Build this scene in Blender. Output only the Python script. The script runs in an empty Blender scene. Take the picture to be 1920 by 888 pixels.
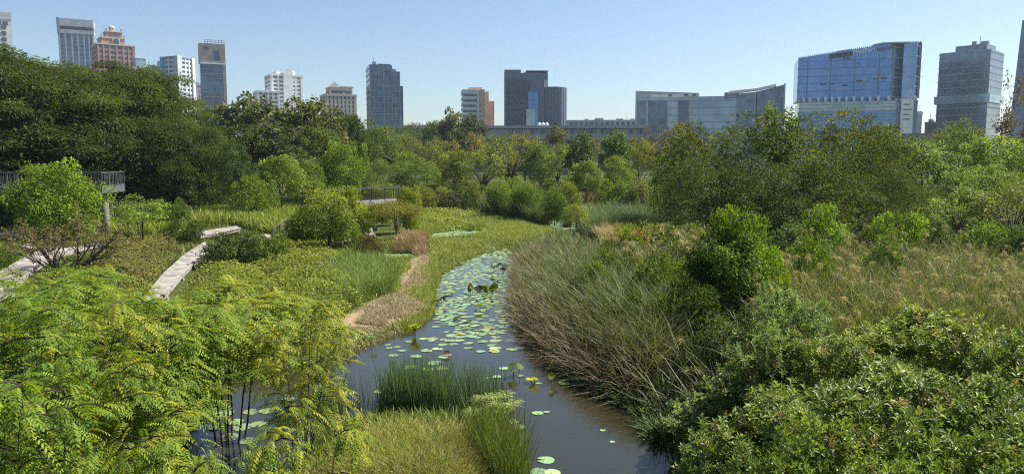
import bpy, math, random
import numpy as np
from mathutils import Vector

# ------------------------------------------------------------------ camera, light, exposure
R = math.radians
F, HOR, CAMH = 1371.0, 300.0, 6.5          # focal length (photo px), horizon row, eye height over the water
PITCH = math.atan((444 - HOR) / F)
SC = bpy.context.scene
COL = SC.collection

cam_d = bpy.data.cameras.new('camera'); cam = bpy.data.objects.new('camera', cam_d); HAZE = .00012; COL.objects.link(cam)
cam.location = (0, 0, CAMH); cam.rotation_euler = (R(90) - PITCH, 0, 0)
cam_d.sensor_width = 36; cam_d.lens = F / 1920 * 36; cam_d.clip_start = .1; cam_d.clip_end = 20000
SC.camera = cam

SUN_AZ, SUN_EL = R(67), R(50)               # azimuth from +Y towards +X
w = bpy.data.worlds.new('World'); SC.world = w; w.use_nodes = True
nt = w.node_tree; bg = nt.nodes['Background']
sky = nt.nodes.new('ShaderNodeTexSky'); sky.sky_type = 'NISHITA'; sky.sun_disc = False
sky.sun_elevation = SUN_EL; sky.sun_rotation = SUN_AZ
sky.air_density = 1.0; sky.dust_density = .7; sky.ozone_density = 3.0; sky.altitude = 0
nt.links.new(sky.outputs[0], bg.inputs[0]); bg.inputs[1].default_value = .07
sd_ = bpy.data.lights.new('sun', 'SUN'); sun = bpy.data.objects.new('sun', sd_); COL.objects.link(sun)
sd_.energy = 5.0; sd_.angle = R(.55); sd_.color = (1, .95, .86)
tosun = Vector((math.sin(SUN_AZ) * math.cos(SUN_EL), math.cos(SUN_AZ) * math.cos(SUN_EL), math.sin(SUN_EL)))
sun.rotation_euler = tosun.to_track_quat('Z', 'Y').to_euler()
vs = SC.view_settings
vs.view_transform = 'Standard'; vs.look = 'None'; vs.exposure = 1.05; vs.gamma = 1; vs.use_curve_mapping = False
SC.cycles.max_bounces = 6; SC.cycles.diffuse_bounces = 3; SC.cycles.glossy_bounces = 3
SC.cycles.transmission_bounces = 4; SC.cycles.transparent_max_bounces = 4; SC.cycles.volume_bounces = 0
SC.cycles.use_denoising = False; SC.cycles.denoising_prefilter = 'NONE'; SC.cycles.denoising_input_passes = 'RGB_ALBEDO_NORMAL'; SC.cycles.filter_width = 1.1
SC.cycles.caustics_reflective = False; SC.cycles.caustics_refractive = False

# ------------------------------------------------------------------ helpers
cp, sp = math.cos(PITCH), math.sin(PITCH)
def ray(px, py):
    a = (px - 960) / F; b = (444 - py) / F
    return np.array([a, cp + b * sp, -sp + b * cp])
def G(px, py, z=0.0):                        # where a pixel's ray meets height z
    d = ray(px, py); t = (z - CAMH) / d[2]
    return np.array([d[0] * t, d[1] * t, z])
def A(px, py, D):                            # the point of a pixel's ray at distance D
    d = ray(px, py); t = D / d[1]
    return np.array([d[0] * t, D, CAMH + d[2] * t])
def Gv(px, py, z=0.0):
    a = (px - 960) / F; b = (444 - py) / F
    dz = -sp + b * cp; dy = cp + b * sp; t = (z - CAMH) / dz
    return np.stack([a * t, dy * t, np.full_like(t, z)], 1)
def nrm(v): return v / np.maximum(np.linalg.norm(v, axis=-1, keepdims=True), 1e-9)
def runit(rng, n): return nrm(rng.normal(size=(n, 3)))

def link(name, me, mat=None, parent=None):
    o = bpy.data.objects.new(name, me); COL.objects.link(o)
    if mat is not None and me is not None and len(me.materials) == 0: me.materials.append(mat)
    if parent is not None: o.parent = parent
    return o
def tag(o, label=None, cat=None, group=None, kind=None):
    if label: o['label'] = label
    if cat: o['category'] = cat
    if group: o['group'] = group
    if kind: o['kind'] = kind
    return o
def empty(name, loc, rz=0):
    o = link(name, None); o.location = loc; o.rotation_euler = (0, 0, rz); o.empty_display_size = .3
    return o
def mesh_np(name, V, faces, col=None, smooth=False):
    """faces: list of int arrays (m,k)"""
    me = bpy.data.meshes.new(name)
    V = np.asarray(V, np.float32); me.vertices.add(len(V)); me.vertices.foreach_set('co', V.ravel())
    faces = [f for f in faces if f is not None and len(f)]
    tot = np.concatenate([np.full(len(f), f.shape[1]) for f in faces]); idx = np.concatenate([np.asarray(f).ravel() for f in faces])
    me.loops.add(len(idx)); me.loops.foreach_set('vertex_index', idx.astype(np.int32))
    me.polygons.add(len(tot)); st = np.zeros(len(tot), np.int32); st[1:] = np.cumsum(tot)[:-1]
    me.polygons.foreach_set('loop_start', st)
    me.polygons.foreach_set('use_smooth', np.full(len(tot), smooth))
    if col is not None:
        a = me.attributes.new('Col', 'FLOAT_COLOR', 'POINT')
        c = np.ones((len(V), 4), np.float32); c[:, :3] = col; a.data.foreach_set('color', c.ravel())
    me.update(calc_edges=True)
    return me

class MB:                                    # boxes, prisms, tubes -> one mesh
    def __init__(s): s.v = []; s.f = []; s.n = 0
    def add(s, v, f):
        s.v.append(np.asarray(v, float)); s.f += [tuple(i + s.n for i in q) for q in f]; s.n += len(v); return s
    def box(s, x0, x1, y0, y1, z0, z1):
        v = [(x, y, z) for z in (z0, z1) for y in (y0, y1) for x in (x0, x1)]
        return s.add(v, [(0, 2, 3, 1), (4, 5, 7, 6), (0, 1, 5, 4), (1, 3, 7, 5), (3, 2, 6, 7), (2, 0, 4, 6)])
    def prism(s, poly, z0, z1):              # z0/z1 numbers or per-vertex lists
        n = len(poly); z0 = [z0] * n if np.isscalar(z0) else z0; z1 = [z1] * n if np.isscalar(z1) else z1
        v = [(p[0], p[1], z) for p, z in zip(poly, z0)] + [(p[0], p[1], z) for p, z in zip(poly, z1)]
        return s.add(v, [tuple(range(n))[::-1], tuple(range(n, 2 * n))] + [(i, (i + 1) % n, n + (i + 1) % n, n + i) for i in range(n)])
    def bar(s, a, b, w_, h_):                # rectangular bar from a to b
        a = np.array(a, float); b = np.array(b, float); d = nrm(b - a); up = np.array([0, 0, 1.])
        if abs(d[2]) > .95: up = np.array([0, 1., 0])
        x = nrm(np.cross(d, up)) * w_ / 2; y = nrm(np.cross(x, d)) * h_ / 2
        v = [a - x - y, a + x - y, a + x + y, a - x + y, b - x - y, b + x - y, b + x + y, b - x + y]
        return s.add(v, [(3, 2, 1, 0), (4, 5, 6, 7), (0, 1, 5, 4), (1, 2, 6, 5), (2, 3, 7, 6), (3, 0, 4, 7)])
    def tube(s, path, rad, k=6):
        path = np.array(path, float); n = len(path); rad = [rad] * n if np.isscalar(rad) else rad
        t = np.gradient(path, axis=0); t = nrm(t); v = []
        ref = np.array([.31, .87, .38])
        for i in range(n):
            u = nrm(np.cross(t[i], ref)); q = np.cross(t[i], u)
            for j in range(k):
                a = 2 * math.pi * j / k; v.append(path[i] + rad[i] * (math.cos(a) * u + math.sin(a) * q))
        f = [(i * k + j, i * k + (j + 1) % k, (i + 1) * k + (j + 1) % k, (i + 1) * k + j) for i in range(n - 1) for j in range(k)]
        f += [tuple(range(k))[::-1], tuple(range((n - 1) * k, n * k))]
        return s.add(v, f)
    def mesh(s, name, smooth=False):
        me = bpy.data.meshes.new(name); me.from_pydata(np.concatenate(s.v).tolist(), [], s.f)
        if smooth: me.polygons.foreach_set('use_smooth', [True] * len(me.polygons))
        me.update(); return me
    def build(s, name, mat, parent=None, smooth=False): return link(name, s.mesh(name, smooth), mat, parent)

# ------------------------------------------------------------------ materials
MATS = {}
def newmat(name):
    m = bpy.data.materials.new(name); m.use_nodes = True; t = m.node_tree
    return m, t, t.nodes['Principled BSDF'], t.nodes['Material Output']
def leafmat(name, rough=.5, spec=.4, trans=.35, tint=(1.25, 1.25, .55)):
    m, t, b, out = newmat(name); N = t.nodes.new; L = t.links.new
    at = N('ShaderNodeAttribute'); at.attribute_name = 'Col'
    oi = N('ShaderNodeObjectInfo'); mx = N('ShaderNodeMix'); mx.data_type = 'RGBA'; mx.blend_type = 'MULTIPLY'; mx.inputs[0].default_value = 1
    L(at.outputs['Color'], mx.inputs[6]); L(oi.outputs['Color'], mx.inputs[7])
    b.inputs['Roughness'].default_value = rough; b.inputs['Specular IOR Level'].default_value = spec
    L(mx.outputs[2], b.inputs['Base Color'])
    tr = N('ShaderNodeBsdfTranslucent'); m2 = N('ShaderNodeMix'); m2.data_type = 'RGBA'; m2.blend_type = 'MULTIPLY'; m2.inputs[0].default_value = 1
    L(mx.outputs[2], m2.inputs[6]); m2.inputs[7].default_value = (*tint, 1); L(m2.outputs[2], tr.inputs[0])
    ms = N('ShaderNodeMixShader'); ms.inputs[0].default_value = trans
    L(b.outputs[0], ms.inputs[1]); L(tr.outputs[0], ms.inputs[2]); L(ms.outputs[0], out.inputs[0])
    return m
def noisemat(name, c1, c2, scale=1.0, rough=.7, spec=.3, bump=0, detail=5, stretch=(1, 1, 1), metallic=0):
    m, t, b, out = newmat(name); N = t.nodes.new; L = t.links.new
    tc = N('ShaderNodeTexCoord'); mp = N('ShaderNodeMapping'); mp.inputs['Scale'].default_value = stretch
    no = N('ShaderNodeTexNoise'); no.inputs['Scale'].default_value = scale; no.inputs['Detail'].default_value = detail
    cr = N('ShaderNodeValToRGB'); cr.color_ramp.elements[0].color = (*c1, 1); cr.color_ramp.elements[1].color = (*c2, 1)
    cr.color_ramp.elements[0].position = .35; cr.color_ramp.elements[1].position = .65
    L(tc.outputs['Object'], mp.inputs[0]); L(mp.outputs[0], no.inputs[0]); L(no.outputs[0], cr.inputs[0]); L(cr.outputs[0], b.inputs['Base Color'])
    b.inputs['Roughness'].default_value = rough; b.inputs['Specular IOR Level'].default_value = spec; b.inputs['Metallic'].default_value = metallic
    if bump:
        bp = N('ShaderNodeBump'); bp.inputs['Strength'].default_value = bump; L(no.outputs[0], bp.inputs['Height']); L(bp.outputs[0], b.inputs['Normal'])
    return m
def paint(name, c, rough=.6, var=.12, scale=.25): return noisemat(name, tuple(x * (1 - var) for x in c), tuple(min(x * (1 + var), .9) for x in c), scale, rough)
def glassmat(name, c1, c2, cell=(1.6, 1.6, 3.6), metallic=.55, rough=.12, mull=None):
    """curtain-wall glass: every pane a slightly different tone, roughness and tilt"""
    m, t, b, out = newmat(name); N = t.nodes.new; L = t.links.new
    tc = N('ShaderNodeTexCoord'); dv = N('ShaderNodeVectorMath'); dv.operation = 'DIVIDE'; dv.inputs[1].default_value = cell
    ad = N('ShaderNodeVectorMath'); ad.operation = 'ADD'; ad.inputs[1].default_value = (.37, .37, .11)
    fl = N('ShaderNodeVectorMath'); fl.operation = 'FLOOR'; wn = N('ShaderNodeTexWhiteNoise')
    L(tc.outputs['Object'], dv.inputs[0]); L(dv.outputs[0], ad.inputs[0]); L(ad.outputs[0], fl.inputs[0]); L(fl.outputs[0], wn.inputs[0])
    no = N('ShaderNodeTexNoise'); no.inputs['Scale'].default_value = .035; no.inputs['Detail'].default_value = 3; L(tc.outputs['Object'], no.inputs[0])
    av = N('ShaderNodeMath'); av.operation = 'MULTIPLY_ADD'; av.inputs[1].default_value = .3; L(wn.outputs[0], av.inputs[0]); L(no.outputs[0], av.inputs[2])
    cr = N('ShaderNodeValToRGB'); cr.color_ramp.elements[0].color = (*c1, 1); cr.color_ramp.elements[1].color = (*c2, 1)
    cr.color_ramp.elements[0].position = .35; cr.color_ramp.elements[1].position = 1.0
    L(av.outputs[0], cr.inputs[0]); L(cr.outputs[0], b.inputs['Base Color'])
    b.inputs['Metallic'].default_value = metallic; b.inputs['Roughness'].default_value = rough
    sb = N('ShaderNodeVectorMath'); sb.operation = 'SUBTRACT'; sb.inputs[1].default_value = (.5, .5, .5)
    sc_ = N('ShaderNodeVectorMath'); sc_.operation = 'SCALE'; sc_.inputs['Scale'].default_value = .025
    ge = N('ShaderNodeNewGeometry'); a2 = N('ShaderNodeVectorMath'); a2.operation = 'ADD'; n2 = N('ShaderNodeVectorMath'); n2.operation = 'NORMALIZE'
    L(wn.outputs[1], sb.inputs[0]); L(sb.outputs[0], sc_.inputs[0]); L(sc_.outputs[0], a2.inputs[0]); L(ge.outputs['Normal'], a2.inputs[1])
    L(a2.outputs[0], n2.inputs[0]); L(n2.outputs[0], b.inputs['Normal'])
    return m

M = dict(
    leaf=leafmat('leaf', .55, .25, .45),
    leaf_soft=leafmat('soft_leaf', .6, .25, .42, (1.3, 1.2, .5)),
    leaf_gloss=leafmat('glossy_leaf', .48, .38, .32),
    blade=leafmat('grass_blade', .55, .3, .3, (1.2, 1.15, .7)),
    pad=leafmat('lily_leaf', .38, .6, .05),
    bark=noisemat('bark', (.055, .042, .03), (.13, .105, .08), 6, .9, .15, .4, stretch=(1, 1, .25)),
    darkbark=noisemat('dark_bark', (.03, .022, .016), (.07, .055, .042), 6, .9, .15, .4, stretch=(1, 1, .25)),
    palebark=noisemat('pale_bark', (.14, .11, .085), (.24, .2, .165), 6, .9, .15, .4, stretch=(1, 1, .25)),
    concrete=noisemat('pale_concrete', (.17, .155, .135), (.37, .345, .305), 1.1, .85, .2, .1, 10),
    greyconc=noisemat('grey_concrete', (.14, .14, .135), (.22, .22, .21), .8, .85, .2, .1),
    plank=noisemat('weathered_plank', (.1, .09, .08), (.2, .185, .17), 3, .85, .2, .2, stretch=(1, 1, .2)),
    steel=noisemat('grey_steel', (.09, .093, .096), (.16, .163, .168), 3, .5, .4, metallic=.3),
    dark=noisemat('dark_metal', (.03, .03, .032), (.06, .06, .062), 3, .5, .4),
)
# ------------------------------------------------------------------ terrain
def poly(*p): return np.array([G(a, b)[:2] for a, b in p])
water_polys = [
    np.vstack([poly((950, 466), (905, 476), (858, 497), (832, 517), (818, 550), (822, 585), (792, 612), (738, 634), (688, 655), (640, 690),
                    (560, 700), (480, 715), (392, 738), (370, 790), (378, 850), (440, 905)),
               [[-4.6, 9.5], [-3.0, 6.5], [3.2, 6.5], [3.6, 9.5]],
               poly((1262, 886), (1252, 850), (1225, 778), (1165, 745), (1100, 717), (1018, 664), (972, 616), (956, 575), (958, 520), (966, 482))]),
    poly((764, 373), (830, 377), (905, 384), (1000, 402), (1072, 414), (1082, 436), (1032, 436), (985, 415), (880, 397), (800, 388)),
    poly((803, 441), (860, 432), (900, 434), (906, 442), (856, 452), (812, 452)),
    poly((700, 478), (772, 476), (792, 486), (735, 493)),
]
island = np.vstack([poly((556, 815), (600, 797), (700, 787), (830, 784), (930, 792), (968, 806), (985, 850), (990, 886)), [[.25, 14.0], [-.6, 12.2], [-2.6, 11.8], [-4.4, 13.5]]])
def sdf(P, pl):
    a = pl; b = np.roll(pl, -1, 0); inside = np.zeros(len(P), bool); dm = np.full(len(P), 1e9)
    for (x0, y0), (x1, y1) in zip(a, b):
        c = ((y0 > P[:, 1]) != (y1 > P[:, 1]))
        if y0 != y1: inside ^= c & (P[:, 0] < (x1 - x0) * (P[:, 1] - y0) / (y1 - y0) + x0)
        e = np.array([x1 - x0, y1 - y0]); q = P - [x0, y0]; t = np.clip(q @ e / max(e @ e, 1e-9), 0, 1)
        dm = np.minimum(dm, np.hypot(*(q - t[:, None] * e).T))
    return np.where(inside, -dm, dm)
def shore(P):                                # >0 on land
    s = np.min([sdf(P, w_) for w_ in water_polys], 0)
    return np.maximum(s, -sdf(P, island))
_rs = np.random.default_rng(5); _k = _rs.normal(size=(24, 2)) * np.concatenate([np.full(8, .12), np.full(8, .35), np.full(8, 1.1)])[:, None]; _ph = _rs.uniform(0, 6.28, 24)
_am = np.concatenate([np.full(8, .07), np.full(8, .035), np.full(8, .012)])
def wob(P): return (np.sin(P @ _k.T + _ph) * _am).sum(1)
def ss(x): x = np.clip(x, 0, 1); return x * x * (3 - 2 * x)
def height(P, s=None):
    s = shore(P) if s is None else s
    return -.55 + .95 * ss((s + 1.3) / 3.0) + .6 * wob(P) * ss((s) / 3) + .1 * ss((s - 3) / 12)
def gz(x, y): return float(height(np.array([[x, y]]))[0])

def axis(*seg):
    out = []
    for a, b, d in seg: out += list(np.arange(a, b, d))
    return np.array(out + [seg[-1][1]])
gx = axis((-4000, -600, 400), (-600, -120, 40), (-120, -40, 4), (-40, -14, .8), (-14, 14, .35), (14, 40, .8), (40, 120, 4), (120, 600, 40), (600, 4000, 400))
gy = axis((-300, -20, 40), (-20, 6, 2), (6, 45, .35), (45, 110, .9), (110, 240, 5), (240, 1000, 50), (1000, 6000, 500))
XX, YY = np.meshgrid(gx, gy); GP = np.stack([XX.ravel(), YY.ravel()], 1)
far = (np.abs(GP[:, 0]) > 130) | (GP[:, 1] > 130)
s_ = np.full(len(GP), 40.); s_[~far] = shore(GP[~far])
hz = height(GP, s_); hz[far] = .5
nx, ny = len(gx), len(gy); ii = (np.arange(ny - 1)[:, None] * nx + np.arange(nx - 1)).ravel()
gq = np.stack([ii, ii + 1, ii + nx + 1, ii + nx], 1)
# what covers the soil: 0 mown lawn/litter ... straw strip along the left bank
straw_line = poly((660, 622), (705, 610), (746, 585), (768, 550), (780, 515), (790, 496), (800, 484))
def linedist(P, ln):
    d = np.full(len(P), 1e9)
    for a, b in zip(ln[:-1], ln[1:]):
        e = b - a; q = P - a; t = np.clip(q @ e / (e @ e), 0, 1); d = np.minimum(d, np.hypot(*(q - t[:, None] * e).T))
    return d
sdist = np.full(len(GP), 99.); sdist[~far] = linedist(GP[~far], straw_line)
wst = ss(1 - (sdist - np.where(GP[:, 1] < 32, .6, .1)) / .7)
gc = np.array([.065, .08, .022]) * (1 - wst[:, None]) + np.array([.27, .2, .12]) * wst[:, None]
mud = ss(1 - s_ / .7); gc = gc * (1 - .75 * mud[:, None]) + np.array([.05, .038, .022]) * .75 * mud[:, None]
gm, gt, gb, gout = newmat('soil_and_litter')
at = gt.nodes.new('ShaderNodeAttribute'); at.attribute_name = 'Col'; no = gt.nodes.new('ShaderNodeTexNoise'); no.inputs['Scale'].default_value = 1.7; no.inputs['Detail'].default_value = 9; no.inputs['Roughness'].default_value = .75
tc = gt.nodes.new('ShaderNodeTexCoord'); gt.links.new(tc.outputs['Object'], no.inputs[0])
mr = gt.nodes.new('ShaderNodeMapRange'); mr.inputs[1].default_value = .3; mr.inputs[2].default_value = .7; mr.inputs[3].default_value = .5; mr.inputs[4].default_value = 1.5
gt.links.new(no.outputs[0], mr.inputs[0]); mx = gt.nodes.new('ShaderNodeVectorMath'); mx.operation = 'SCALE'
gt.links.new(at.outputs['Color'], mx.inputs[0]); gt.links.new(mr.outputs[0], mx.inputs['Scale']); gt.links.new(mx.outputs[0], gb.inputs['Base Color']); gb.inputs['Roughness'].default_value = 1; gb.inputs['Specular IOR Level'].default_value = .05
bp = gt.nodes.new('ShaderNodeBump'); bp.inputs['Strength'].default_value = .6; bp.inputs['Distance'].default_value = .1; gt.links.new(no.outputs[0], bp.inputs['Height']); gt.links.new(bp.outputs[0], gb.inputs['Normal'])
tag(link('ground', mesh_np('ground', np.column_stack([GP, hz]), [gq], gc, True), gm), kind='structure')

wm, t, b, out = newmat('pond_water')
b.inputs['Base Color'].default_value = (.026, .024, .013, 1); b.inputs['Roughness'].default_value = .03; b.inputs['IOR'].default_value = 1.45
tc = t.nodes.new('ShaderNodeTexCoord'); mp = t.nodes.new('ShaderNodeMapping'); mp.inputs['Scale'].default_value = (1, 1.6, 1); t.links.new(tc.outputs['Object'], mp.inputs[0])
n1 = t.nodes.new('ShaderNodeTexNoise'); n1.inputs['Scale'].default_value = 2.2; n1.inputs['Detail'].default_value = 4; t.links.new(mp.outputs[0], n1.inputs[0])
bp = t.nodes.new('ShaderNodeBump'); bp.inputs['Strength'].default_value = .12; bp.inputs['Distance'].default_value = .05; t.links.new(n1.outputs[0], bp.inputs['Height']); t.links.new(bp.outputs[0], b.inputs['Normal'])
tag(MB().add([(-120, -20, 0), (120, -20, 0), (120, 150, 0), (-120, 150, 0)], [(0, 1, 2, 3)]).build('pond_water', wm), kind='structure')

# ------------------------------------------------------------------ foliage makers (all numpy)
def leaves(rng, P, d, n, L, Wd, col, sag=.12):
    k = len(P); s = nrm(np.cross(d, n)); L = L[:, None]; Wd = Wd[:, None]
    up = np.array([0, 0, 1.])
    V = np.stack([P, P + d * L * .5 + s * Wd * .5, P + d * L - up * L * sag, P + d * L * .5 - s * Wd * .5], 1).reshape(-1, 3)
    q = np.arange(k * 4).reshape(k, 4)
    return V, q, np.repeat(col, 4, 0)
def pick(rng, pal, n, var=.18):
    pal = np.array(pal); a = pal[rng.integers(0, len(pal), n)]; b_ = pal[rng.integers(0, len(pal), n)]; t_ = rng.random((n, 1))
    return (a * t_ + b_ * (1 - t_)) * np.exp(rng.normal(0, var, (n, 1)))
def foliage(rng, C, Rd, n, L, wr, pal, up=.5, outward=.55, droop=.15, shell=.45, low=.55, cvar=.15, sag=.12):
    C = np.asarray(C, float); Rd = np.asarray(Rd, float); k = len(C)
    n_k = np.full(k, n) if np.isscalar(n) else np.asarray(n)
    ix = np.repeat(np.arange(k), n_k); m = len(ix)
    u = runit(rng, m); fl = (u[:, 2] < -.15) & (rng.random(m) < low); u[fl, 2] *= -1
    rad = shell + (1.08 - shell) * rng.random((m, 1)) ** .7
    P = C[ix] + Rd[ix] * u * rad
    d = nrm(outward * u + (1 - outward) * runit(rng, m) + [0, 0, -droop])
    nn = nrm(up * np.array([0, 0, 1.]) + .35 * u + (1 - up) * runit(rng, m))
    Ls = L * rng.uniform(.6, 1.35, m)
    cl = pick(rng, pal, m) * np.exp(rng.normal(0, cvar, (k, 1)))[ix]
    return leaves(rng, P, d, nn, Ls, Ls * wr * rng.uniform(.8, 1.2, m), cl, sag)
def merge(parts):
    V, Q, Cc = [], [], []; n = 0
    for v, q, c in parts: V.append(v); Q.append(q + n); Cc.append(c); n += len(v)
    return np.concatenate(V), np.concatenate(Q), np.concatenate(Cc)
def shellpts(rng, k, mind, rx, ry, rz, zc, zlow=-.3, rmin=.82):
    out = []; tries = 0
    while len(out) < k and tries < k * 60:
        tries += 1; u = runit(rng, 1)[0]
        if u[2] < zlow: continue
        p = u * [rx, ry, rz] * rng.uniform(rmin, 1.0) + [0, 0, zc]
        if all(np.linalg.norm(p - q) > mind for q in out): out.append(p)
    return np.array(out)
def limbs(rng, C, th, r0, nl=14, wig=.12, k=6, base=(0, 0), lean=(0, 0)):
    m = MB(); top = np.array([base[0] + lean[0], base[1] + lean[1], th]); b0 = np.array([*base, -.3])
    ts = np.linspace(0, 1, 5); path = b0 + (top - b0) * ts[:, None] + rng.normal(0, wig * th * .12, (5, 3)) * (ts * (1 - ts) * 4)[:, None] * [1, 1, 0]
    m.tube(path, [r0 * (1.35 - .6 * a) if a < .2 else r0 * (1.05 - .4 * a) for a in ts], 8)
    sel = rng.permutation(len(C))[:nl]
    for i in sel:
        c = C[i]; f = rng.uniform(.6, 1); s0 = b0 + (top - b0) * f
        L_ = np.linalg.norm(c - s0); mid = s0 * .5 + c * .5 + rng.normal(0, L_ * wig, 3) + [0, 0, L_ * .1]
        q = [s0, s0 * .6 + mid * .4 + [0, 0, L_ * .03], mid, mid * .4 + c * .6, c]
        ra = r0 * .5 * min(1, .35 + L_ * .06)
        m.tube(q, [ra, ra * .8, ra * .6, ra * .4, ra * .18], k)
    return m
def twigs(rng, H, Wd, r0, nstem=1, depth=5, spread=.55, gravity=0.0, k=3):
    m = MB()
    def grow(p, d, L_, r, lev):
        n = 4; path = [p]
        for _ in range(n):
            d = nrm(d + rng.normal(0, .13, 3) + [0, 0, .05 - gravity]); p = p + d * L_ / n; path.append(p)
        m.tube(path, list(np.linspace(r, r * .62, n + 1)), 6 if lev == depth else (4 if lev > depth - 2 else k))
        if lev == 0: return
        for _ in range(int(rng.integers(2, 4)) if lev > 1 else 3):
            grow(path[int(rng.integers(2, n + 1))], nrm(d + rng.normal(0, spread, 3)), L_ * rng.uniform(.62, .85), r * .6, lev - 1)
    for s in range(nstem):
        a = rng.uniform(0, 6.28); o = 0 if nstem == 1 else .15
        d = nrm(np.array([math.cos(a) * (.5 if nstem > 1 else .08), math.sin(a) * (.5 if nstem > 1 else .08), 1]))
        grow(np.array([math.cos(a) * o, math.sin(a) * o, -.2]), d, 1.0, (.035 if nstem == 1 else .05), depth)
    V = np.concatenate(m.v); sc = np.array([Wd / np.ptp(V[:, :2], axis=0).max()] * 2 + [H / V[:, 2].max()])
    m.v = [V * sc]
    return m

PROTO = {}
def proto(key, trunk, crown, tmat='bark', lmat='leaf'):
    tm = trunk.mesh('trunk', True) if trunk is not None else None
    if tm: tm.materials.append(M[tmat])
    cm = None
    if crown is not None:
        V, Q, C_ = crown; cm = mesh_np('crown', V, [Q], C_); cm.materials.append(M[lmat])
    else: V = np.concatenate(trunk.v)
    lo, hi = np.percentile(V, .8, axis=0), np.percentile(V, 99.6, axis=0)
    PROTO[key] = (tm, cm, max(hi[0] - lo[0], hi[1] - lo[1]), hi[2])
RNG = lambda s: np.random.default_rng(s)

def p_rain(seed, rx, ry, H, nlobe, pal, zc=.42, rz=.5, zlow=-.3):
    g = RNG(seed)
    Lb = shellpts(g, nlobe, 3.1, rx * .78, ry * .78, H * rz * .82, H * zc, zlow, .8); C, cf_ = [], []
    for c in Lb:
        r_ = g.uniform(2.9, 4.3); tone = math.exp(g.normal(0, .14))
        for _ in range(18):
            u = runit(g, 1)[0]; u[2] = abs(u[2]) if g.random() < .7 else u[2]; C.append(c + u * [r_, r_, r_ * .85] * g.uniform(.7, 1.0)); cf_.append(tone)
    C = np.array(C); C[:, 2] = np.maximum(C[:, 2], .8); n = len(C)
    Rd = np.column_stack([g.uniform(1.0, 1.9, n), g.uniform(1.0, 1.9, n), g.uniform(.6, 1.0, n)])
    a = foliage(g, C, Rd, 300, .26, .36, pal, .6, .6, .32, .3, .8, .22, .28)
    b_ = foliage(g, Lb - [0, 0, .8], np.full((len(Lb), 3), 2.4), 260, .36, .45, pal, .4)
    return limbs(g, Lb, H * .3, .75, 30, .13), merge([a, b_])
DG = [(.048, .074, .012), (.064, .092, .014), (.088, .112, .019), (.038, .057, .011)]
proto('rain_a', *p_rain(1, 14, 12, 17, 42, DG), 'darkbark')
proto('rain_b', *p_rain(2, 13, 12, 18, 40, DG), 'darkbark')
proto('rain_c', *p_rain(3, 9, 8, 12, 26, DG, .36, .62, -.65), 'darkbark')

def p_broad(seed, rw, H, ncl, L, wr, pal, cr=1.1, npc=170, zc=.6, rz=.42, trunk=.3, nl=12, r0=.16, zlow=-.6, **kw):
    g = RNG(seed)
    C = shellpts(g, ncl, cr * .75, rw, rw, H * rz, H * zc, zlow, .55)
    Rd = g.uniform(.7, 1.15, (len(C), 1)) * cr * np.array([1, 1, .8])
    return limbs(g, C, H * trunk, r0, nl), foliage(g, C, Rd, npc, L, wr, pal, **kw)
MG = [(.105, .142, .027), (.15, .19, .037), (.195, .23, .053), (.075, .102, .022)]       # neutral mid green; copies tint it
proto('broad_a', *p_broad(11, 4.2, 9, 46, .26, .55, MG, npc=270, cvar=.25))
proto('broad_b', *p_broad(12, 4.0, 9, 50, .24, .55, MG, npc=270, cvar=.25, zc=.55, rz=.45, zlow=-.8))
proto('teak_a', *p_broad(13, 3.8, 12, 46, .55, .6, [(.085, .10, .035), (.14, .15, .06), (.19, .19, .085), (.05, .065, .02)], cr=1.15, npc=85, up=.3, outward=.5, shell=.3))
proto('teak_b', *p_broad(14, 3.6, 12, 40, .5, .6, [(.085, .10, .035), (.13, .14, .055), (.17, .17, .08), (.05, .065, .02)], cr=1.1, npc=85, up=.3, outward=.5, shell=.3))
proto('feather_a', *p_broad(15, 4.6, 8, 60, .26, .4, MG, cr=1.0, npc=190, zc=.62, rz=.36, up=.6, droop=.2), lmat='leaf_soft')
proto('feather_b', *p_broad(16, 5.0, 8.5, 80, .22, .38, MG, cr=.9, npc=210, zc=.52, rz=.46, zlow=-.9, up=.45, droop=.05, outward=.7), lmat='leaf_soft')
proto('sparse_a', *p_broad(17, 4.4, 8, 34, .28, .5, MG, cr=.85, npc=90, zc=.62, rz=.36, trunk=.28, nl=34, r0=.2, shell=.2))
proto('sparse_b', *p_broad(18, 3.4, 8, 30, .28, .5, MG, cr=.8, npc=85, zc=.6, rz=.4, trunk=.35, nl=30, r0=.14, shell=.2))
proto('bush_a', *p_broad(19, 1.7, 2.8, 34, .15, .5, MG, cr=.55, npc=190, zc=.45, rz=.5, zlow=-.9, trunk=.2, nl=10, r0=.05))
proto('bush_b', *p_broad(20, 1.8, 2.4, 36, .17, .42, MG, cr=.5, npc=170, zc=.42, rz=.52, zlow=-.9, trunk=.2, nl=10, r0=.05, up=.3, outward=.75))
proto('bigbush', *p_broad(25, 3.0, 4.8, 64, .2, .52, MG, cr=.85, npc=230, zc=.5, rz=.48, zlow=-.9, trunk=.2, nl=14, r0=.1, cvar=.22))
proto('vinedome', *p_broad(26, 1.7, 3.6, 70, .1, .75, MG, cr=.42, npc=230, zc=.5, rz=.5, zlow=-.9, trunk=.3, nl=20, r0=.06, outward=.4, droop=.4, up=.4, cvar=.2))
proto('young', *p_broad(21, 1.2, 4.0, 22, .15, .45, MG, cr=.5, npc=110, zc=.66, rz=.3, trunk=.6, nl=14, r0=.05, shell=.2))
proto('umbrella', *p_broad(22, 2.6, 3.6, 44, .12, .45, MG, cr=.6, npc=190, zc=.72, rz=.24, zlow=-.3, trunk=.35, nl=22, r0=.09))
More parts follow.
